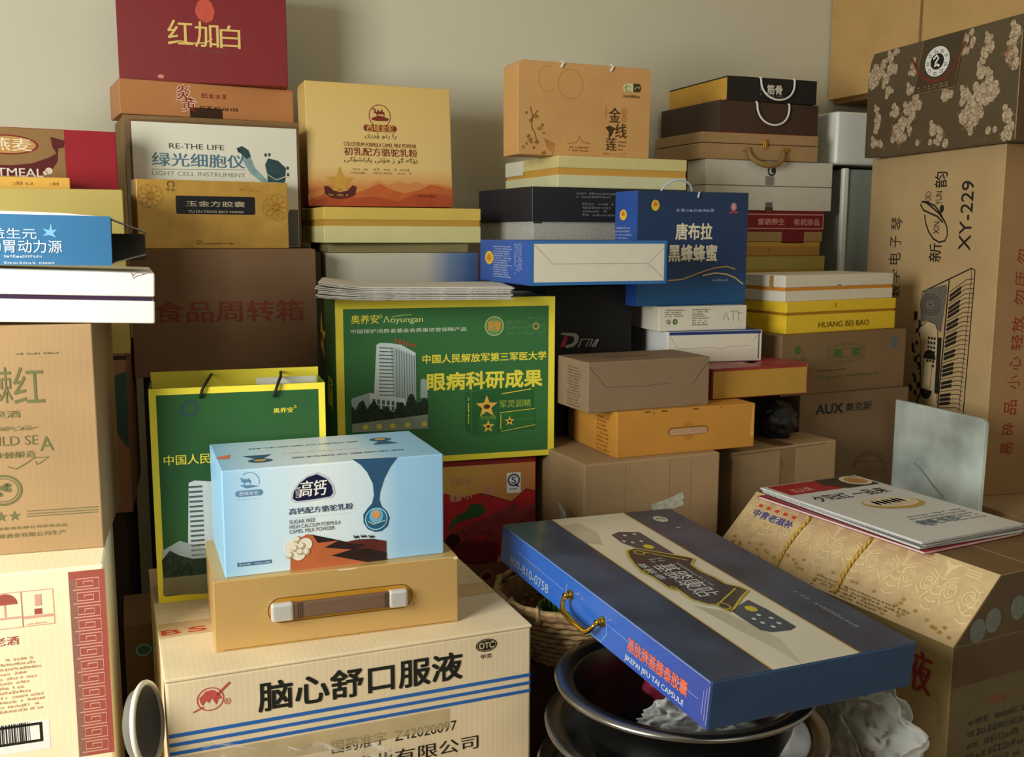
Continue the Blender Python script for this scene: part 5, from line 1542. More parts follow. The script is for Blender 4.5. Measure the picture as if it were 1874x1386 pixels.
for i in range(30):
    q0, q1 = (0.2944, 0.3263), (0.2951, 0.2021)
    f = i / 29
    x, z = q0[0] + (q1[0] - q0[0]) * f, q0[1] + (q1[1] - q0[1]) * f
    b.rect('f', (x, z), (x + .014, z - .0045), XI, 6)
b.poly('f', arc((0.2699, 0.2734), .022, 0, 180), XI, 6)
b.poly('f', arc((0.2644, 0.2018), .022, 180, 360), XI, 6)
b.poly('f', [(0.2528, 0.2647), (0.2813, 0.2682), (0.2789, 0.2076), (0.2489, 0.2031)], mat('#d2bc96', .7, .2, noise=0), 7)
b.stroke('f', [(0.2528, 0.2647), (0.2813, 0.2682), (0.2789, 0.2076), (0.2489, 0.2031)], .0014, XI, 8, True)
ka, kb = ((0.3248, 0.4313), (0.3904, 0.4677)), ((0.3109, 0.1563), (0.3749, 0.1673))
NK = 29
for i in range(NK + 1):
    f = i / NK
    x0 = ka[0][0] + (kb[0][0] - ka[0][0]) * f
    z0 = ka[0][1] + (kb[0][1] - ka[0][1]) * f
    x1 = ka[1][0] + (kb[1][0] - ka[1][0]) * f
    z1 = ka[1][1] + (kb[1][1] - ka[1][1]) * f
    xm_, zm_ = x0 + (x1 - x0) * .82, z0 + (z1 - z0) * .82
    b.stroke('f', [(x0, z0), (xm_, zm_), (xm_ + .012, zm_ + .001), (x1 + .012, z1 - .004)], .0015, XI, 3)
    if i < NK and i % 7 not in (2, 6):
        dz = (kb[0][1] - ka[0][1]) / NK
        b.poly('f', [(x0 + .002, z0 + dz * .58), (x0 + (x1 - x0) * .58, z0 + (z1 - z0) * .58 + dz * .58), (x0 + (x1 - x0) * .58, z0 + (z1 - z0) * .58 + dz * 1.36), (x0 + .002, z0 + dz * 1.36)], XI, 4)
BLOT = mat('#2f2a22', .7, .2, noise=.1)
for i in range(22):
    q0, q1 = (0.2255, 0.3750), (0.2253, 0.1688)
    f = i / 21
    b.ell('f', (q0[0] + (q1[0] - q0[0]) * f + random.uniform(-.02, .02), q0[1] + (q1[1] - q0[1]) * f), random.uniform(.004, .011), random.uniform(.003, .007), BLOT, 3, 8, i)
XR = mat('#8c2f26', .6, .2, noise=.1)
for ch, p0, p1 in (('易', (0.0376, 0.0875), (0.0687, 0.1151)), ('碎', (0.0387, 0.1310), (0.0683, 0.1587)), ('品', (0.0397, 0.1763), (0.0712, 0.2080)), ('小', (0.0431, 0.2315), (0.0737, 0.2612)), ('心', (0.0443, 0.2722), (0.0725, 0.3019)), ('轻', (0.0454, 0.3147), (0.0732, 0.3484)), ('放', (0.0445, 0.3530), (0.0727, 0.3867)), ('勿', (0.0451, 0.4111), (0.0696, 0.4427)), ('压', (0.0454, 0.4509), (0.0680, 0.4824)), ('勿', (0.0441, 0.4983), (0.0668, 0.5278))):
    b.text('r', ch, p0, p1, XR, .02, 2, rot=90)
t.done()

t = Thing(*((1.7201, 2.0600, 1.2094), (0.00, 0.00, -95.00), (0.4970, 0.1300, 0.2450)), 'quilt_case', 'dark brown case with pale rose blossoms and a round badge, on the keyboard carton', 'case')
b = t.part('body')
FB = mat('#5d4f39', .4, .35, noise=.06, scale=16)
w, h = t.w, t.h
c_ = .035
b.prism([(0, 0), (w, 0), (w, h)] + [(c_ * .55, h), (c_ * .2, h - .02), (0, h - .05)], 0, t.d, FB, .0015)
b.rect('r', (.0005, .001), (t.d - .001, t.h - .001), mat('#5f4630', .5, .3, noise=.05), 1)
b.stroke('f', [(w - .0015, .004), (w - .0015, h - .03)], .0018, mat('#b9a878', .5, .3, noise=0), 2)
PET = [mat('#b5a184', .5, .3, noise=.15, scale=120), mat('#a8937a', .5, .3, noise=.15, scale=120), mat('#c2af92', .5, .3, noise=.15, scale=120)]
ROSE = mat('#9c6f5a', .5, .3, noise=.2, scale=120)
LEAF = mat('#6b6547', .6, .3, noise=.1)
HRT = mat('#8a7252', .6, .3, noise=0)


def rose(P, c, r, pink=False):
    if not (r * 1.05 < c[0] < w - r * 1.05 and r * 1.05 < c[1] < h - r * 1.05) or (c[0] < c_ and c[1] > h - .055 + c[0] * 1.4 - r):
        return
    n = 7
    for i in range(n):
        a = 2 * math.pi * i / n + c[0] * 50
        P.ell('f', (c[0] + r * .58 * math.cos(a), c[1] + r * .62 * math.sin(a)), r * .48, r * .46, (ROSE if pink and i in (4, 5) else PET[i % 3]), 3 + i % 3, 10, a)
    P.ell('f', c, r * .5, r * .5, PET[2], 6, 10)
    P.ring('f', c, r * .3, r * .32, r * .12, HRT, 7, 20, 300, 10)


def blossoms(P, pts, sc, pink=0):
    for i, (q, r) in enumerate(pts):
        rose(P, (q[0] + r * sc * 1.2 * math.cos(i * 2.1), q[1] + r * sc * 1.2 * math.sin(i * 2.1)), r * sc * .62)
        rose(P, (q[0] + r * sc * 1.3 * math.cos(i * 1.3 + 2), q[1] + r * sc * 1.3 * math.sin(i * 1.3 + 2)), r * sc * .5)
        rose(P, q, r * sc, i >= len(pts) - pink)
        for k in range(2):
            a = i * 2.4 + k * 2
            e_ = (q[0] + r * sc * 1.35 * math.cos(a), q[1] + r * sc * 1.35 * math.sin(a))
            if .02 < e_[0] < w - .006 and .006 < e_[1] < h - .02:
                P.ell('f', e_, r * sc * .42, r * sc * .22, LEAF, 2, 8, a)


S = .0094
blossoms(b, [((0.1026, 0.2359), .9), ((0.0853, 0.2247), 1.2), ((0.0583, 0.2148), 1.2), ((0.0876, 0.1990), 1.5), ((0.0411, 0.1945), 1.6), ((0.0708, 0.1788), 1.4), ((0.0187, 0.1745), 1.5), ((0.0236, 0.2288), 1.1), ((0.0827, 0.1501), 1.2), ((0.0122, 0.1929), 1.2)], S)
blossoms(b, [((0.0386, 0.1124), .8), ((0.0503, 0.0893), 1.1), ((0.0467, 0.0751), 1.3)], S)
blossoms(b, [((0.1600, 0.1414), 1.2), ((0.1149, 0.0980), 1.4), ((0.1834, 0.1219), 1.3), ((0.1806, 0.1058), 1.5), ((0.1552, 0.0977), 1.3), ((0.1739, 0.0845), 1.3), ((0.1401, 0.0686), 1.7), ((0.1681, 0.0518), .9), ((0.1188, 0.0537), 1.7), ((0.1340, 0.0354), 1.5)], S, 2)
blossoms(b, [((0.0359, 0.0322), 1.2), ((0.0653, 0.0269), .8), ((0.0575, 0.0071), 1.6)], S)
blossoms(b, [((0.2492, 0.0441), 1.4), ((0.2761, 0.0375), .7), ((0.2712, 0.0260), 1.1), ((0.2726, 0.0112), 1.7), ((0.2486, 0.0064), 1.2), ((0.2090, 0.0055), 1.5)], S, 1)
blossoms(b, [((0.3888, 0.1475), 1.5), ((0.4176, 0.1420), .6), ((0.4135, 0.1303), 1.2), ((0.4097, 0.1147), 1.9), ((0.3858, 0.1042), 1.7), ((0.3450, 0.1081), 1.5), ((0.4085, 0.0913), 1.4), ((0.3651, 0.0916), 1.3), ((0.3687, 0.0734), 2.0), ((0.3456, 0.0619), 1.7), ((0.3951, 0.0629), 1.), ((0.4386, 0.1048), .9), ((0.3618, 0.0487), 1.7)], S, 2)
blossoms(b, [((0.3386, 0.2347), 1.3), ((0.3341, 0.2229), 1.3), ((0.3588, 0.2161), .9), ((0.3325, 0.2004), 1.)], S)
blossoms(b, [((0.4019, 0.2146), .9), ((0.4090, 0.1950), 1.4), ((0.3959, 0.1849), 1.3)], S)
blossoms(b, [((0.4785, 0.2116), 1.6), ((0.4734, 0.1959), 1.1), ((0.4846, 0.1821), 1.3), ((0.4710, 0.1701), 1.9), ((0.4810, 0.1518), 1.4)], S, 2)
blossoms(b, [((0.4710, 0.0509), 1.5), ((0.4831, 0.0290), 1.1), ((0.4845, 0.0155), 1.3), ((0.4680, 0.0122), 1.2), ((0.4283, 0.0133), 1.4)], S, 0)
blossoms(b, [((0.2829, 0.1147), 1.5), ((0.1715, 0.1823), 1.2), ((0.1694, 0.2058), .8)], S)
b.poly('f', [(0.2020, 0.2428), (0.3358, 0.2441), (0.3107, 0.1293), (0.1763, 0.1288)], mat('#4a3d2c', .4, .35, noise=.05), 9)
b.stroke('f', [(0.2021, 0.2422), (0.1763, 0.1288), (0.3107, 0.1293), (0.3352, 0.2429)], .0022, mat('#8a7548', .4, .4, noise=0), 10)
cb = (0.2519, 0.1909)
rx_ = abs((0.2932, 0.1844)[0] - (0.2091, 0.1977)[0]) / 2
ry_ = abs((0.2489, 0.2227)[1] - (0.2549, 0.1586)[1]) / 2
b.stroke('f', [(0.1623, 0.2124), (0.1820, 0.1848), (0.2052, 0.1625), (0.2395, 0.1496), (0.2757, 0.1498), (0.3051, 0.1689), (0.3215, 0.1971), (0.3383, 0.2184)], .006, mat('#7a2f22', .45, .35, noise=0), 11)
bd = t.part('badge')
bd.ell('f', cb, rx_ * .95, ry_, mat('#e9e9e2', .4, .3, noise=0), 13, 40)
bd.ell('f', cb, rx_ * .52, ry_ * .54, mat('#1c1a17', .4, .3, noise=0), 14, 30)
bd.stroke('f', [(cb[0] - rx_ * .3, cb[1] + ry_ * .2), (cb[0] - rx_ * .05, cb[1] + ry_ * .42), (cb[0] + rx_ * .1, cb[1] + ry_ * .2), (cb[0] - rx_ * .1, cb[1] - ry_ * .05), (cb[0] - rx_ * .18, cb[1] - ry_ * .3), (cb[0] + rx_ * .02, cb[1] - ry_ * .2), (cb[0] + rx_ * .2, cb[1] - ry_ * .34)], .005, W_, 15)
for i in range(9):
    a = math.radians(-60 + i * 40)
    q = (cb[0] + rx_ * .72 * math.cos(a), cb[1] + ry_ * .77 * math.sin(a))
    bd.smallprint('f', (q[0] - .005, q[1] - .0045), (q[0] + .005, q[1] + .0045), 2, BLK, 1, 15, cw=1)
q0, q1 = (0.1882, 0.1398), (0.2982, 0.1393)
for i in range(6):
    x = q0[0] + (q1[0] - q0[0]) * i / 6
    b.smallprint('f', (x, (q0[1] + q1[1]) / 2 - .006 + .0), (x + .011, (q0[1] + q1[1]) / 2 + .006), 2, mat('#a8925c', .5, .3, noise=0), 1, 11, cw=1)
t.done()

t, b = plain(((1.5500, 1.7161, 0.4981), (0.00, 0.00, -92.00), (0.2550, 0.0120, 0.1703)), 'foil_panel', 'silvery grey marbled foil panel with rounded corner, leaning beside the rice cooker carton', 'panel', mat('#aebab2', .22, .5, noise=.25, scale=9, key='_foil', metal=.35), bevel=.0)
b.bm.clear()
b.mats.clear()
w, h = t.w, t.h
FO = mat('#bcc8c0', .25, .5, noise=.5, scale=7, key='_foil', metal=.1)
b.prism([(0, -.1), (w - .004, -.1), (w, h - .02)] + arc((w - .014, h - .014), .014, 0, 90, 6) + [(0, h)], 0, .010, FO, .0015)
b.stroke('f', [(0.0674, 0.0458), (0.0940, 0.0333), (0.1237, 0.0118), (0.1579, -0.0078)], .005, mat('#8b978c', .3, .5, noise=.1), 1)
t.done()

# gold embossed gift box: upright front, sloping lid, flat top, two twisted cords
GBP = ((0.9680, 1.4941, 0.0), -84.34, (0.5045, 0.3250, 0.5600), 0.4720, 0.0850)
t = Thing(GBP[0], (0, 0, GBP[1]), GBP[2], 'liquor_gift_box', 'large gold embossed gift box with a sloping front and twisted cords, under the magazines', 'gift box')
w, zc, zt, out = t.w, GBP[3], t.h, GBP[4]
b = t.part('body')
GE = mat('#d3b98c', .38, .4, noise=.10, scale=60, bump=.25, key='_emboss', metal=.2)
GSD = mat('#5f4c36', .5, .3, noise=.12, scale=26)
b.prism([(0, 0), (t.d, 0), (t.d, zt), (out, zt), (0, zc)], 0, w, mat('#a08a5c', .5, .3, noise=.08, scale=20), .002, axis='x')
b.rect('t', (.001, out + .001), (w - .001, t.d - .001), mat('#745a3a', .45, .3, noise=.1, scale=20), 1)
b.stroke('t', [(w * .3, out + .085), (w - .002, out + .075)], .0016, mat('#d2bc8c', .5, .3, noise=0), 2)
b.poly('r', [(.001, .001), (t.d - .001, .001), (t.d - .001, zc - .002), (.001, zc - .002)], mat('#6f6247', .55, .3, noise=.06, scale=20), 1)
b.poly('r', [(.002, zc - .001), (t.d - .001, zc - .001), (t.d - .001, zt - .001), (out + .001, zt - .001)], GSD, 1)
b.rect('r', (.001, zc - .06), (t.d - .001, zc - .002), GSD, 2)
FLW = mat('#737a70', .5, .3, noise=.15, scale=100)
for q in ((.075, zc + .025), (.125, zc + .035), (.045, zc + .015)):
    b.ell('r', q, .016, .018, FLW, 3, 14)
b.smallprint('r', (.07, zc - .098), (.14, zc - .078), 1, mat('#a8524a', .6, .2, noise=0), 1, 3, cw=.9)
b.smallprint('r', (.04, zc - .19), (.2, zc - .105), 5, DGREY, .95, 3, cw=.9)
LDG = mat('#a57f4c', .6, .2, noise=.1)
b.text('f', '液', (w - .078, zc - .085), (w - .032, zc - .025), mat('#8f2f2c', .6, .2, noise=.1), .03, 3)
ld = t.part('sloping_lid')
L_ = math.hypot(out, zt - zc)
SF = (Vector((0, 0, zc)), Vector((1, 0, 0)), Vector((0, out / L_, (zt - zc) / L_)), Vector((0, -(zt - zc) / L_, out / L_)))
ld.rect(SF, (0, -.001), (w, L_), GE, 2)
EM = mat('#ecd9a4', .32, .5, noise=.05, scale=90, key='_raised', metal=.25)
EM2 = mat('#b48c4e', .4, .4, noise=.1, scale=90, metal=.2)
nx = 7
for i in range(nx):
    x = w * (i + .5) / nx
    for sx in (-1, 1):
        cx_ = x + sx * .0155
        cy_ = L_ * .60
        ld.ring(SF, (cx_, cy_), .0085, .0105, .0022, EM, 4)
        ld.ring(SF, (cx_ + .001, cy_), .0045, .006, .002, EM, 4, 30, 330, 16)
        ld.stroke(SF, [(cx_ - sx * .002, cy_ + .018), (cx_ + sx * .0115, cy_ + .011), (cx_ + sx * .0125, cy_ - .006), (cx_ + sx * .003, cy_ - .026), (cx_ - sx * .004, cy_ - .018), (cx_ - sx * .0125, cy_ - .010)], .0024, EM, 4)
    for k in range(5):
        xx = min(x + w / nx * .5, w - .012)
        yy = L_ * .28 + k * .013
        ld.stroke(SF, [(xx - .010 + k * .001, yy + .004), (xx, yy), (xx + .010 - k * .001, yy + .004)], .0024, EM, 3)
    for k in range(3):
        ld.stroke(SF, [(x - .013, L_ * .86 + k * .0045), (x + .013, L_ * .86 + k * .0045)], .0016, EM, 3)
    if i < nx - 1:
        xx = x + w / nx * .5
        ld.poly(SF, [(xx - .016, L_ - .003), (xx - .004, L_ * .86), (xx, L_ * .70), (xx + .004, L_ * .86), (xx + .016, L_ - .003), (xx, L_ * .92)], EM, 3)
        ld.stroke(SF, [(xx - .022, L_ * .80), (xx - .010, L_ * .74), (xx - .004, L_ * .62)], .0022, EM, 3)
        ld.stroke(SF, [(xx + .022, L_ * .80), (xx + .010, L_ * .74), (xx + .004, L_ * .62)], .0022, EM, 3)
    for k in range(6):
        ld.ell(SF, (x + random.uniform(-.03, .03), random.uniform(.008, L_ * .3)), .004, .003, EM2, 3, 8)
ld.smallprint(SF, (w * .46, L_ * .02), (w * .84, L_ * .20), 4, mat('#8a7032', .5, .3, noise=0), 1, 5, cw=1.4)
ld.text(SF, '中青老滋补', (w * .055, L_ * .62), (w * .25, L_ * .74), mat('#4a4a8c', .5, .3, noise=0), .04, 6)
RD = mat('#c4472e', .5, .3, noise=0)
for i in range(5):
    ld.rect(SF, (w * (.055 + .042 * i), L_ * .78), (w * (.072 + .042 * i), L_ * .83), RD, 6)
TW_ = mat('#c9a648', .5, .3, noise=.3, scale=300)
for xr in (.30, .565):
    c = t.part('twisted_cord')
    n = 40
    for ph in (0, math.pi):
        pts = []
        for i in range(n + 1):
            f = i / n
            a = f * 34 + ph
            P3 = SF[0] + SF[1] * (w * xr - .006 * math.sin(math.pi * f)) + SF[2] * (L_ * (.03 + .86 * f)) + SF[3] * .004
            pts.append(P3 + SF[1] * (.0016 * math.cos(a)) + SF[3] * (.0016 * math.sin(a)))
        c.tube(pts, .0017, TW_, 6)
t.done()

# magazines: four, fanned a little
MG = ((1.0305, 1.4604), -84.83, 0.3559, 0.2186)
mlab = ['glossy magazine at the bottom of the pile on the gold gift box, red edges showing', 'second magazine from the bottom of the pile on the gold gift box', 'third magazine from the bottom of the pile on the gold gift box', 'topmost grey white magazine with a dish picture and red corner, on the gold gift box']
for i in range(4):
    th = .0042
    offx, offy, rot = ((-.006, -.002, 1.6), (.012, .008, -1.5), (.004, .002, .8), (0, 0, 0))[i]
    t = Thing((MG[0][0] + offx, MG[0][1] + offy, GBP[0][2] + GBP[2][2] + .0012 + i * (th + .0006)), (0, 0, MG[1] + rot), (MG[2], MG[3], th), 'magazine', mlab[i], 'magazine', 'magazines on the gold gift box')
    pg = t.part('pages')
    pg.box(.001, .001, .0005, t.w - .001, t.d - .001, th - .0006, mat('#d8d8d4', .6, .2, noise=.1, scale=200), 0)
    cv = t.part('cover')
    CC = mat(('#a8232c', '#b9b9b4', '#34342f', '#d4d6d4')[i], .3, .4, noise=.02)
    cv.box(0, 0, th - .0007, t.w, t.d, th, CC, 0)
    cv.box(0, 0, 0, t.w, t.d, .0006, mat('#b03038', .3, .4, noise=0) if i == 0 else mat('#6b6b66', .3, .4, noise=0), 0)
    cv.box(0, 0, 0, .0008, t.d, th, CC, 0)
    if i == 3:
        w, d = t.w, t.d
        mg = lambda p: p
        cv.rect('t', (.004, .010), (w * .19, d * .60), mat('#a32a2e', .35, .4, noise=.05), 1)
        cv.poly('t', [(.003, d * .55), (w * .10, d * .50), (w * .20, d * .62), (w * .20, d * .97), (.003, d * .97)], mat('#3a352e', .35, .4, noise=.2, scale=60), 2)
        cv.ell('t', (w * .10, d * .86), .030, .028, mat('#d8d2bc', .35, .4, noise=.1), 3)
        cv.ell('t', (w * .10, d * .86), .022, .020, mat('#b98d52', .35, .4, noise=.2, scale=90), 4)
        cv.text('t', '红人坊', (w * .10, .03), (w * .165, d * .34), mat('#e0b8a8', .4, .3, noise=0), .03, 3, rot=90)
        cv.text('t', '夕阳红 一品来', (w * .255, d * .12), (w * .345, d * .86), INK, .02, 3, rot=90)
        cv.ell('t', (w * .50, d * .60), .034, .056, mat('#b99a4c', .4, .3, noise=.15, scale=80), 2, 30, -.2)
        cv.ell('t', (w * .485, d * .60), .028, .050, mat('#d8c8a8', .4, .3, noise=.2, scale=60), 3, 24, -.2)
        for k in range(7):
            cv.ell('t', (w * .47 + .004 * (k % 2), d * (.44 + .05 * k)), .017, .010, mat('#e0d4bc', .4, .3, noise=.1), 4, 12)
        cv.smallprint('t', (w * .70, d * .30), (w * .86, d * .92), 5, mat('#8d9698', .5, .3, noise=0), 1, 2, vert=True, cw=.8)
        cv.text('t', '健康 生活', (w * .77, d * .32), (w * .83, d * .70), mat('#5d7078', .5, .3, noise=0), .03, 3, rot=90)
    t.done()

# ================================================================== dark blue capsule case, lying tilted
t = Thing(*((0.5317, 1.4340, 0.5126), (-2.28, 4.34, -84.55), (0.5300, 0.3164, 0.0592)), 'capsule_case', 'flat shrink wrapped dark blue capsule case with a brass handle, tilted across the steel basins', 'gift box')
b = t.part('body')
CBL = ramp_mat([(0, '#2a64c0'), (.30, '#2a62be'), (.53, '#35459a')], 0, .3, .45, key='case', coat=.3)  # blue turning purple towards the right end
CTP = mat('#33415a', .32, .4, noise=.5, scale=11, key='_casetop', coat=.2)
b.box(0, 0, 0, t.w, t.d, t.h, mat('#2a4f78', .3, .45, noise=.1, scale=14, coat=.4), .0018)
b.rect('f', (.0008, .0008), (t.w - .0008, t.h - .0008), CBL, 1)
b.rect('t', (.001, .001), (t.w - .001, t.d - .001), CTP, 1)
s0 = [(-0.0036, 0.0864), (0.0046, 0.2209), (0.5349, 0.2227), (0.5344, 0.0851)]
va = (s0[0][1] + s0[3][1]) / 2
vb = (s0[1][1] + s0[2][1]) / 2
b.rect('t', (.001, va), (t.w - .001, vb), mat('#d3cfbc', .35, .4, noise=.05, scale=9, coat=.5), 2)
GL = mat('#a8873c', .35, .5, noise=0)
b.rect('t', (.001, va - .0012), (t.w - .001, va + .0012), GL, 3)
b.rect('t', (.001, vb - .0012), (t.w - .001, vb + .0012), GL, 3)
HILL = mat('#b9b4a0', .35, .4, noise=.08, scale=12, coat=.5)
b.poly('t', [(0.0259, 0.1201), (0.0734, 0.1272), (0.1238, 0.1068), (0.1094, 0.0851), (0.0315, 0.0887)], HILL, 3)
b.poly('t', [(0.3523, 0.1068), (0.3757, 0.1324), (0.4301, 0.1442), (0.4659, 0.1504), (0.5296, 0.1295), (0.4798, 0.1263), (0.4270, 0.1163)], HILL, 3)
# plaster strip and scroll plaque
NVY = mat('#2f3f54', .35, .4, noise=.15, scale=30, coat=.5)
o_ = [(0.0873, 0.1460), (0.0800, 0.1619), (0.0904, 0.1909), (0.1559, 0.1930), (0.2384, 0.2030), (0.3338, 0.2094)]
b.poly('t', [(0.0893, 0.1437), (0.0804, 0.1634), (0.0905, 0.1945), (0.1848, 0.1937), (0.1933, 0.1670), (0.1616, 0.1543), (0.1247, 0.1405)], NVY, 4)
b.poly('t', [(0.3796, 0.1449), (0.3587, 0.1906), (0.3920, 0.1952), (0.4464, 0.1956), (0.4521, 0.1810), (0.4489, 0.1529), (0.4385, 0.1433), (0.4006, 0.1437)], NVY, 4)
GOLDD = mat('#c9b83c', .4, .4, noise=0)
for q in ((0.1500, 0.1718), (0.3838, 0.1748)):
    b.ell('t', q, .009, .008, GOLDD, 5)
LTB = mat('#b9c4cc', .4, .4, noise=0)
for q in ((0.0980, 0.1628), (0.0968, 0.1814), (0.1197, 0.1472), (0.1277, 0.1577), (0.1270, 0.1739), (0.4031, 0.1714), (0.4108, 0.1572), (0.4236, 0.1605), (0.4154, 0.1816), (0.4311, 0.1806), (0.4371, 0.1661)):
    b.ell('t', q, .0035, .003, LTB, 5)
sc = [(0.1562, 0.1289), (0.1515, 0.1472), (0.2039, 0.2044), (0.2133, 0.2096), (0.2312, 0.1912), (0.2569, 0.1891), (0.2805, 0.1948), (0.3055, 0.1955), (0.3196, 0.2076), (0.3342, 0.2107), (0.3501, 0.1862), (0.3778, 0.1511), (0.3836, 0.1401), (0.3606, 0.1362), (0.3542, 0.1255), (0.3350, 0.1148), (0.3025, 0.1164), (0.2930, 0.1072), (0.2550, 0.1080), (0.2356, 0.1033), (0.2111, 0.1081), (0.1792, 0.1173)]
YG = mat('#b8a83a', .4, .45, noise=0)
b.poly('t', sc, mat('#2f2c36', .35, .4, noise=.05, coat=.5), 6)
b.stroke('t', sc, .0036, YG, 7, True)
b.stroke('t', [(0.1635, 0.1462), (0.2149, 0.1963)], .0026, YG, 7)
b.stroke('t', [(0.3224, 0.1987), (0.3589, 0.1407)], .0026, YG, 7)
b.ring('t', (0.1682, 0.1431), .008, .007, .0024, YG, 7)
b.ring('t', (0.3663, 0.1444), .010, .007, .0024, YG, 7)
b.ring('t', (0.2345, 0.1121), .005, .005, .002, YG, 7)
b.ring('t', (0.2966, 0.1126), .005, .005, .002, YG, 7)
q0, q1 = (0.2381, 0.1244), (0.3107, 0.1781)
OUT = mat('#c9c9cc', .4, .4, noise=0)
um0, um1 = (0.2179, 0.1449)[0], (0.3334, 0.1525)[0]
vm = ((0.2179, 0.1449)[1] + (0.3334, 0.1525)[1]) / 2
b.text('t', '基膝康贴', (um0, vm - .019), (um1, vm + .019), OUT, .0, 8)
b.text('t', '基肤泰', (um0 - .012, vm - .036), (um0 + .05, vm - .024), LTB, .02, 8)
b.smallprint('t', (um0, vm + .023), (um1 - .03, vm + .030), 1, LTB, 1, 8)
b.smallprint('t', (um0 - .022, vm - .012), (um0 - .006, vm + .014), 2, LTB, 1, 8, vert=True)
b.ell('t', (0.0449, 0.2662), .014, .012, mat('#b9bda8', .4, .4, noise=.1), 3)
b.stroke('t', [(0.0428, 0.2582), (0.0407, 0.2691), (0.0511, 0.2715)], .003, CTP, 4)
b.rect('t', (0.0862, 0.2676), ((0.0893, 0.2900)[0], (0.0862, 0.2676)[1] + .008), LTB, 3)
b.smallprint('t', (0.3536, 0.2843), ((0.5026, 0.3000)[0], (0.3536, 0.2843)[1] - .012), 1, mat('#8d98a4', .4, .4, noise=0), 1, 3, cw=.7)
PHN = mat('#a9b2bc', .4, .4, noise=0)
k0, k1 = (0.0349, 0.0124), (0.1510, 0.0215)
zk = (k0[1] + k1[1]) / 2
b.text('f', '800-810-0758', (k0[0], zk - .009), (k1[0] + .006, zk + .005), PHN, .0, 3)
b.smallprint('f', (k0[0] + .02, zk + .012), (k1[0], zk + .018), 1, mat('#707a88', .4, .4, noise=0), 1, 3)
k0, k1 = (0.3647, 0.0206), (0.4894, 0.0278)
zk = ((0.3669, 0.0266)[1] + (0.4853, 0.0275)[1]) / 2
ORG = mat('#d8694a', .4, .4, noise=0)
b.text('f', '基肤牌基膝泰胶囊', (k0[0], zk - .007), (k1[0], zk + .011), ORG, .035, 3)
zl = zk - .0185
b.text('f', 'JIKEPAI JIFU TAI CAPSULE', (k0[0] - .004, zl - .004), (k1[0] - .004, zl + .005), mat('#d8dce8', .4, .4, noise=0), .01, 3)
hd = t.part('handle')
BRS = mat('#c9a23c', .18, .6, noise=0, metal=1.)
p0, p1 = (0.2201, 0.0334), (0.3047, 0.0313)
mts = []
for q in (p0, p1):
    m_ = t.part('handle_mount', hd)
    m_.prism(arc((q[0], q[1]), .0072, 0, 330, 11), -.004, 0, BRS, .0008)
    m_.tube([(q[0], 0, q[1]), (q[0], -.012, q[1])], .0042, BRS, 12)
l0, l1 = p0[0], p1[0]
zz = min(p0[1], p1[1])
dn = .017
hd.tube([(l0, -.010, p0[1]), (l0 + .002, -.014, p0[1] - .006), (l0 + .008, -.017, p0[1] - dn + .003), (l0 + .013, -.018, p0[1] - dn), ((l0 + l1) / 2, -.0185, (p0[1] + p1[1]) / 2 - dn - .001), (l1 - .013, -.018, p1[1] - dn), (l1 - .008, -.017, p1[1] - dn + .003), (l1 - .002, -.014, p1[1] - .006), (l1, -.010, p1[1])], .0034, BRS, 12, rad=[.003, .0028, .0034, .0042, .0042, .0042, .0034, .0028, .003])
wr = t.part('shrink_wrap')
FILM = film_mat()
random.seed(3)
WRP = mat('#c4cce0', .2, .6, noise=0, alpha=.4)
for dx in (.002, .006, .011):
    wr.stroke('f', [(t.w - dx, .004 + dx), (t.w - dx - random.uniform(-.001, .002), t.h * .5), (t.w - dx, t.h - .004 - dx)], .0011, WRP, 5)
wr.stroke('f', [(l0 - .012, p0[1] + .012), (l0 - .015, p0[1] - .02), (l0, .004), (l1, .003), (l1 + .012, p1[1] - .012), (l1 + .006, p1[1] + .012)], .0022, mat('#a8c4ec', .2, .6, noise=0, alpha=.35), 5)
wr.stroke('f', [(.06, t.h * .6), (l0 - .02, t.h * .55)], .0008, mat('#a8c4ec', .2, .6, noise=0, alpha=.6), 5)
wr.stroke('f', [(l1 + .01, t.h * .55), (t.w - .02, t.h * .5)], .0008, mat('#a8c4ec', .2, .6, noise=0, alpha=.6), 5)
wr.stroke('f', [(.002, t.h - .0008), (t.w - .002, t.h - .0008)], .0014, mat('#b8c4dc', .2, .6, noise=0, alpha=.5), 5)
t.done()

# ================================================================== basins, basket and odds and ends beneath it
STEEL = mat('#949492', .27, .5, noise=.04, scale=60, metal=1.)
def basin(c, r, z, depth, name, label):
    P = Part((1, 1, 1))
    P.lathe([(r, -.004), (r + .001, 0), (r - .003, .002), (r - .022, -.001), (r - .026, -.007), (r - .030, -depth * .5), (r - .05, -depth + .008), (r - .065, -depth), (.001, -depth), (.001, -depth - .0015), (r - .066, -depth - .0015), (r - .048, -depth + .006), (r - .0285, -depth * .5), (r - .0205, -.007), (r - .004, -.004)], STEEL)
    o = P.make(name)
    o.location = (c[0], c[1], z)
    settag(o, label, 'basin', 'steel basins under the blue case')
    return o
basin((.668, 1.095), .196, .318, .09, 'steel_basin', 'lowest and widest steel basin of the nested pile beneath the blue case')
basin((.665, 1.09), .185, .385, .10, 'steel_basin', 'middle steel basin of the nested pile beneath the blue case')
basin((.657, 1.083), .168, .450, .10, 'steel_basin', 'topmost steel basin beneath the blue case, holding the clear plastic bag')
t, b = plain((Vector((.522, .90, 0)), (0, 0, 0), (.33, .42, .222)), 'cardboard_carton', 'pinkish cardboard carton beneath the pile of steel basins', 'carton', cardboard('#c79a78', 'x', key='pk'))
t.done()
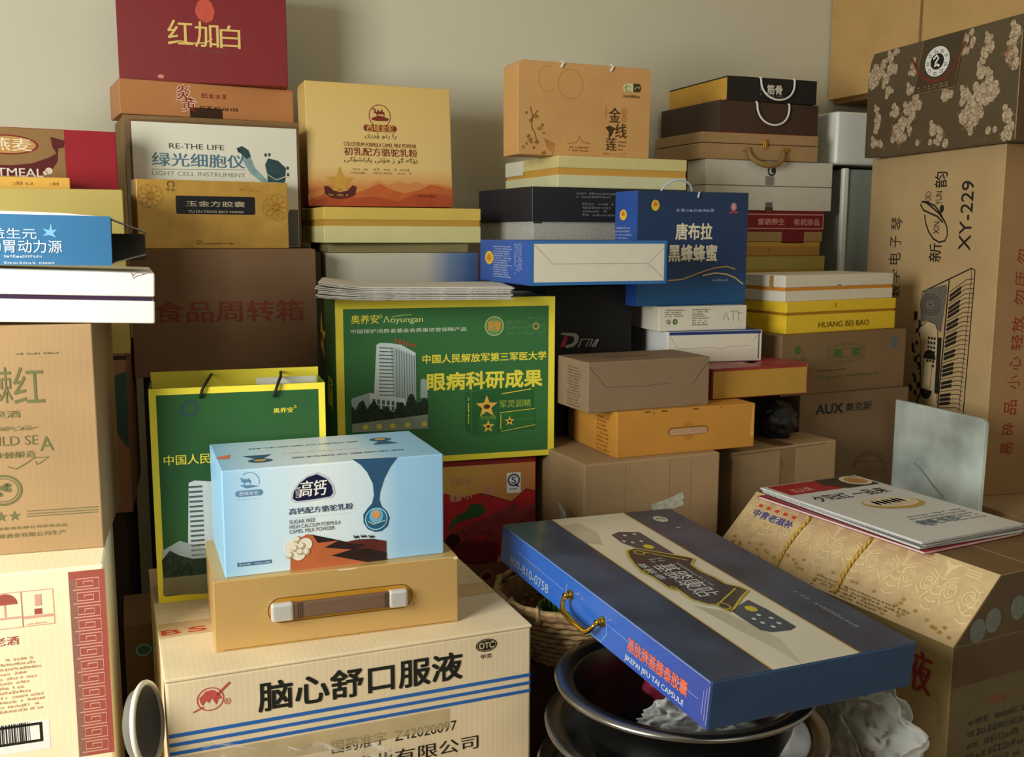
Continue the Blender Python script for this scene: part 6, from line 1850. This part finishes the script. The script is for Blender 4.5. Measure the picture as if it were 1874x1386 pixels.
t, b = plain((Vector((.53, 1.345, 0)), (0, 0, 0), (.24, .13, .376)), 'storage_box', 'dark box in shadow beneath the wicker basket', 'box', mat('#40352b', .8, .1, noise=.05))
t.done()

t = Thing((.640, 1.378, .378), (0, 0, 0), (.27, .27, .1), 'wicker_basket', 'round woven wicker basket under the back end of the blue case', 'basket')
b = t.part('bowl')
WK = mat('#9a7f58', .7, .2, noise=.35, scale=110, bump=.6, key='_wicker')
WK2 = mat('#7d6242', .7, .2, noise=.35, scale=110, bump=.6, key='_wicker')
b.lathe([(.002, 0), (.085, 0), (.098, .02), (.112, .05), (.122, .085), (.119, .085), (.108, .05), (.094, .022), (.083, .003), (.002, .003)], WK2)
for k in range(9):                                           # woven courses
    z = .006 + k * .0092
    r = .0885 + .0385 * (z / .085) ** .9
    n = 56
    b.tube([((r + .0022 * math.cos(i * math.pi + k * math.pi)) * math.cos(2 * math.pi * i / n), (r + .0022 * math.cos(i * math.pi + k * math.pi)) * math.sin(2 * math.pi * i / n), z) for i in range(n)], .0042, WK, 6, True)
rm = t.part('rim')
for k, (rr, zz) in enumerate(((.124, .086), (.129, .090), (.126, .096))):
    rm.tube([(rr * math.cos(2 * math.pi * i / 60), rr * math.sin(2 * math.pi * i / 60), zz + .001 * math.sin(i * 2.1 + k)) for i in range(60)], .0048, (WK, WK2, WK)[k], 8, True)
for k in range(14):
    a = 2 * math.pi * k / 14 + .2
    rm.tube([(.119 * math.cos(a), .119 * math.sin(a), .090), (.123 * math.cos(a), .123 * math.sin(a), .1015), (.131 * math.cos(a + .03), .131 * math.sin(a + .03), .099), (.134 * math.cos(a + .05), .134 * math.sin(a + .05), .086), (.127 * math.cos(a + .06), .127 * math.sin(a + .06), .080)], .0036, WK, 6)
t.done()
P = Part((1, 1, 1))
GRC = mat('#6f9a2c', .4, .4, noise=.05)
n = 60
bmg = bmesh.new()
rings = []
for (r, z) in ((.040, 0), (.046, .03), (.052, .068), (.049, .068), (.043, .03), (.037, .004)):
    rings.append([bmg.verts.new(((r + .0016 * math.cos(k * math.pi)) * math.cos(2 * math.pi * k / n), (r + .0016 * math.cos(k * math.pi)) * math.sin(2 * math.pi * k / n), z)) for k in range(n)])
for A, Bq in zip(rings, rings[1:]):
    for k in range(n):
        bmg.faces.new((A[k], A[(k + 1) % n], Bq[(k + 1) % n], Bq[k]))
bmg.faces.new(rings[-1])
bmesh.ops.recalc_face_normals(bmg, faces=bmg.faces[:])
P.add(bmg, GRC)
o = P.make('plastic_cup'); o.location = (.620, 1.356, .386)
settag(o, 'bright green ribbed plastic cup inside the wicker basket', 'cup')


def crumple(name, label, cat, loc, rad, m, seed, amp=.35, n=4, flat=1., sub=1):
    """a crushed, creased lump of sheet material"""
    from mathutils import noise as nz
    bm = bmesh.new()
    bmesh.ops.create_icosphere(bm, subdivisions=n, radius=1)
    off = Vector((seed * 3.1, seed * 1.7, seed))
    for v in bm.verts:
        d = v.co.normalized()
        f = 1 + amp * nz.ridged_multi_fractal(d * 1.9 + off, .9, 2.1, 4, .9, 2.) * .35 - amp * .5 + amp * .6 * nz.noise(d * 3.2 + off)
        v.co = Vector((d.x * rad[0] * f, d.y * rad[1] * f, d.z * rad[2] * f * (flat if d.z < 0 else 1)))
    P = Part((1, 1, 1))
    P.add(bm, m, True)
    o = P.make(name)
    o.location = loc
    settag(o, label, cat)
    return o


CLR = film_mat()
crumple('plastic_bag', 'crumpled clear plastic bag lying in the topmost steel basin', 'bag', (.645, 1.04, .405), (.085, .05, .042), milky_film(.55), 2, .6, 5, .8)
crumple('plastic_pouch', 'dark red pouch lying in the topmost steel basin under the blue case', 'pouch', (.70, 1.155, .405), (.062, .036, .034), mat('#7a2434', .35, .4, noise=.1, scale=30), 5, .2, 4, .8)
crumple('plastic_bag', 'crumpled white and pale green plastic bag beside the steel basins', 'bag', (.912, 1.03, .345), (.040, .10, .085), milky_film(.72), 9, .5, 5)
crumple('plastic_bag', 'black plastic bag in the dark gap behind the orange box with a carry slot', 'bag', (1.235, 1.70, .645), (.045, .035, .042), mat('#1d1d1f', .4, .4, noise=.1), 12, .35, 4)
t, b = plain((Vector((.875, .80, 0)), (0, 0, 0), (.085, .30, .262)), 'cardboard_carton', 'narrow brown carton beneath the white and pale green plastic bag', 'carton', KRAFT)
t.done()
t = Thing((.700, 1.522, .43), (-8, 0, 75), (.07, .001, .12), 'paper_sheet', 'bluish white paper sheet leaning in the dark gap beside the torn silver tape carton', 'paper')
b = t.part('sheet'); b.box(0, 0, -.05, t.w, .001, t.h, mat('#c4cede', .6, .2, noise=0), 0)
t.done()

# crinkled film hanging on the front of the kraft carton
from mathutils import noise as nz2
P = Part((1, 1, 1))
bmf = bmesh.new()
NX, NZ = 46, 22
A0 = Vector((0.0616, 1.1950, 0.3913))
A1 = Vector((0.2923, 1.1950, 0.3464))
grid = []
for j in range(NZ + 1):
    row = []
    for i in range(NX + 1):
        fx, fz = i / NX, j / NZ
        q = A0.lerp(A1, fx)
        topz = .022 + .010 * nz2.noise(Vector((fx * 6, 0, 3)))
        row.append(bmf.verts.new((q.x, q.y + .010 * nz2.ridged_multi_fractal(Vector((fx * 4.5, fz * 2.2, 1)), 1, 2, 3, .8, 2) - .010, q.z - .05 + (topz + .05) * fz + .004 * nz2.noise(Vector((fx * 9, fz * 5, 7))))))
    grid.append(row)
for j in range(NZ):
    for i in range(NX):
        bmf.faces.new((grid[j][i], grid[j][i + 1], grid[j + 1][i + 1], grid[j + 1][i]))
P.add(bmf, milky_film(.45), False)
o = P.make('plastic_film')
settag(o, 'crinkled clear plastic film across the front of the kraft oral liquid carton', 'plastic film')

# white enamel bowl tipped on its side by the kraft carton
P = Part((1, 1, 1))
EN = mat('#e6e3d4', .3, .5, noise=.05, scale=30)
EN_SHADE = mat('#6d6d68', .35, .4, noise=.05, scale=20)  # grey puts the shade inside the white enamel into the bowl colour
P.lathe([(.002, -.018), (.026, -.018), (.040, -.012), (.048, 0), (.052, .003), (.054, .001), (.052, -.003), (.044, -.015), (.028, -.022), (.002, -.022)], EN_SHADE)
P.tube([(.0525 * math.cos(2 * math.pi * k / 48), .0525 * math.sin(2 * math.pi * k / 48), .001) for k in range(48)], .0038, EN, 10, True)
o = P.make('enamel_bowl')
o.location = (0.0004, 1.2350, 0.4301)
o.scale = (.92, .92, .92)
o.rotation_euler = (math.radians(82), 0, math.radians(71))
settag(o, 'white enamel bowl tipped on its side against the kraft oral liquid carton', 'bowl')
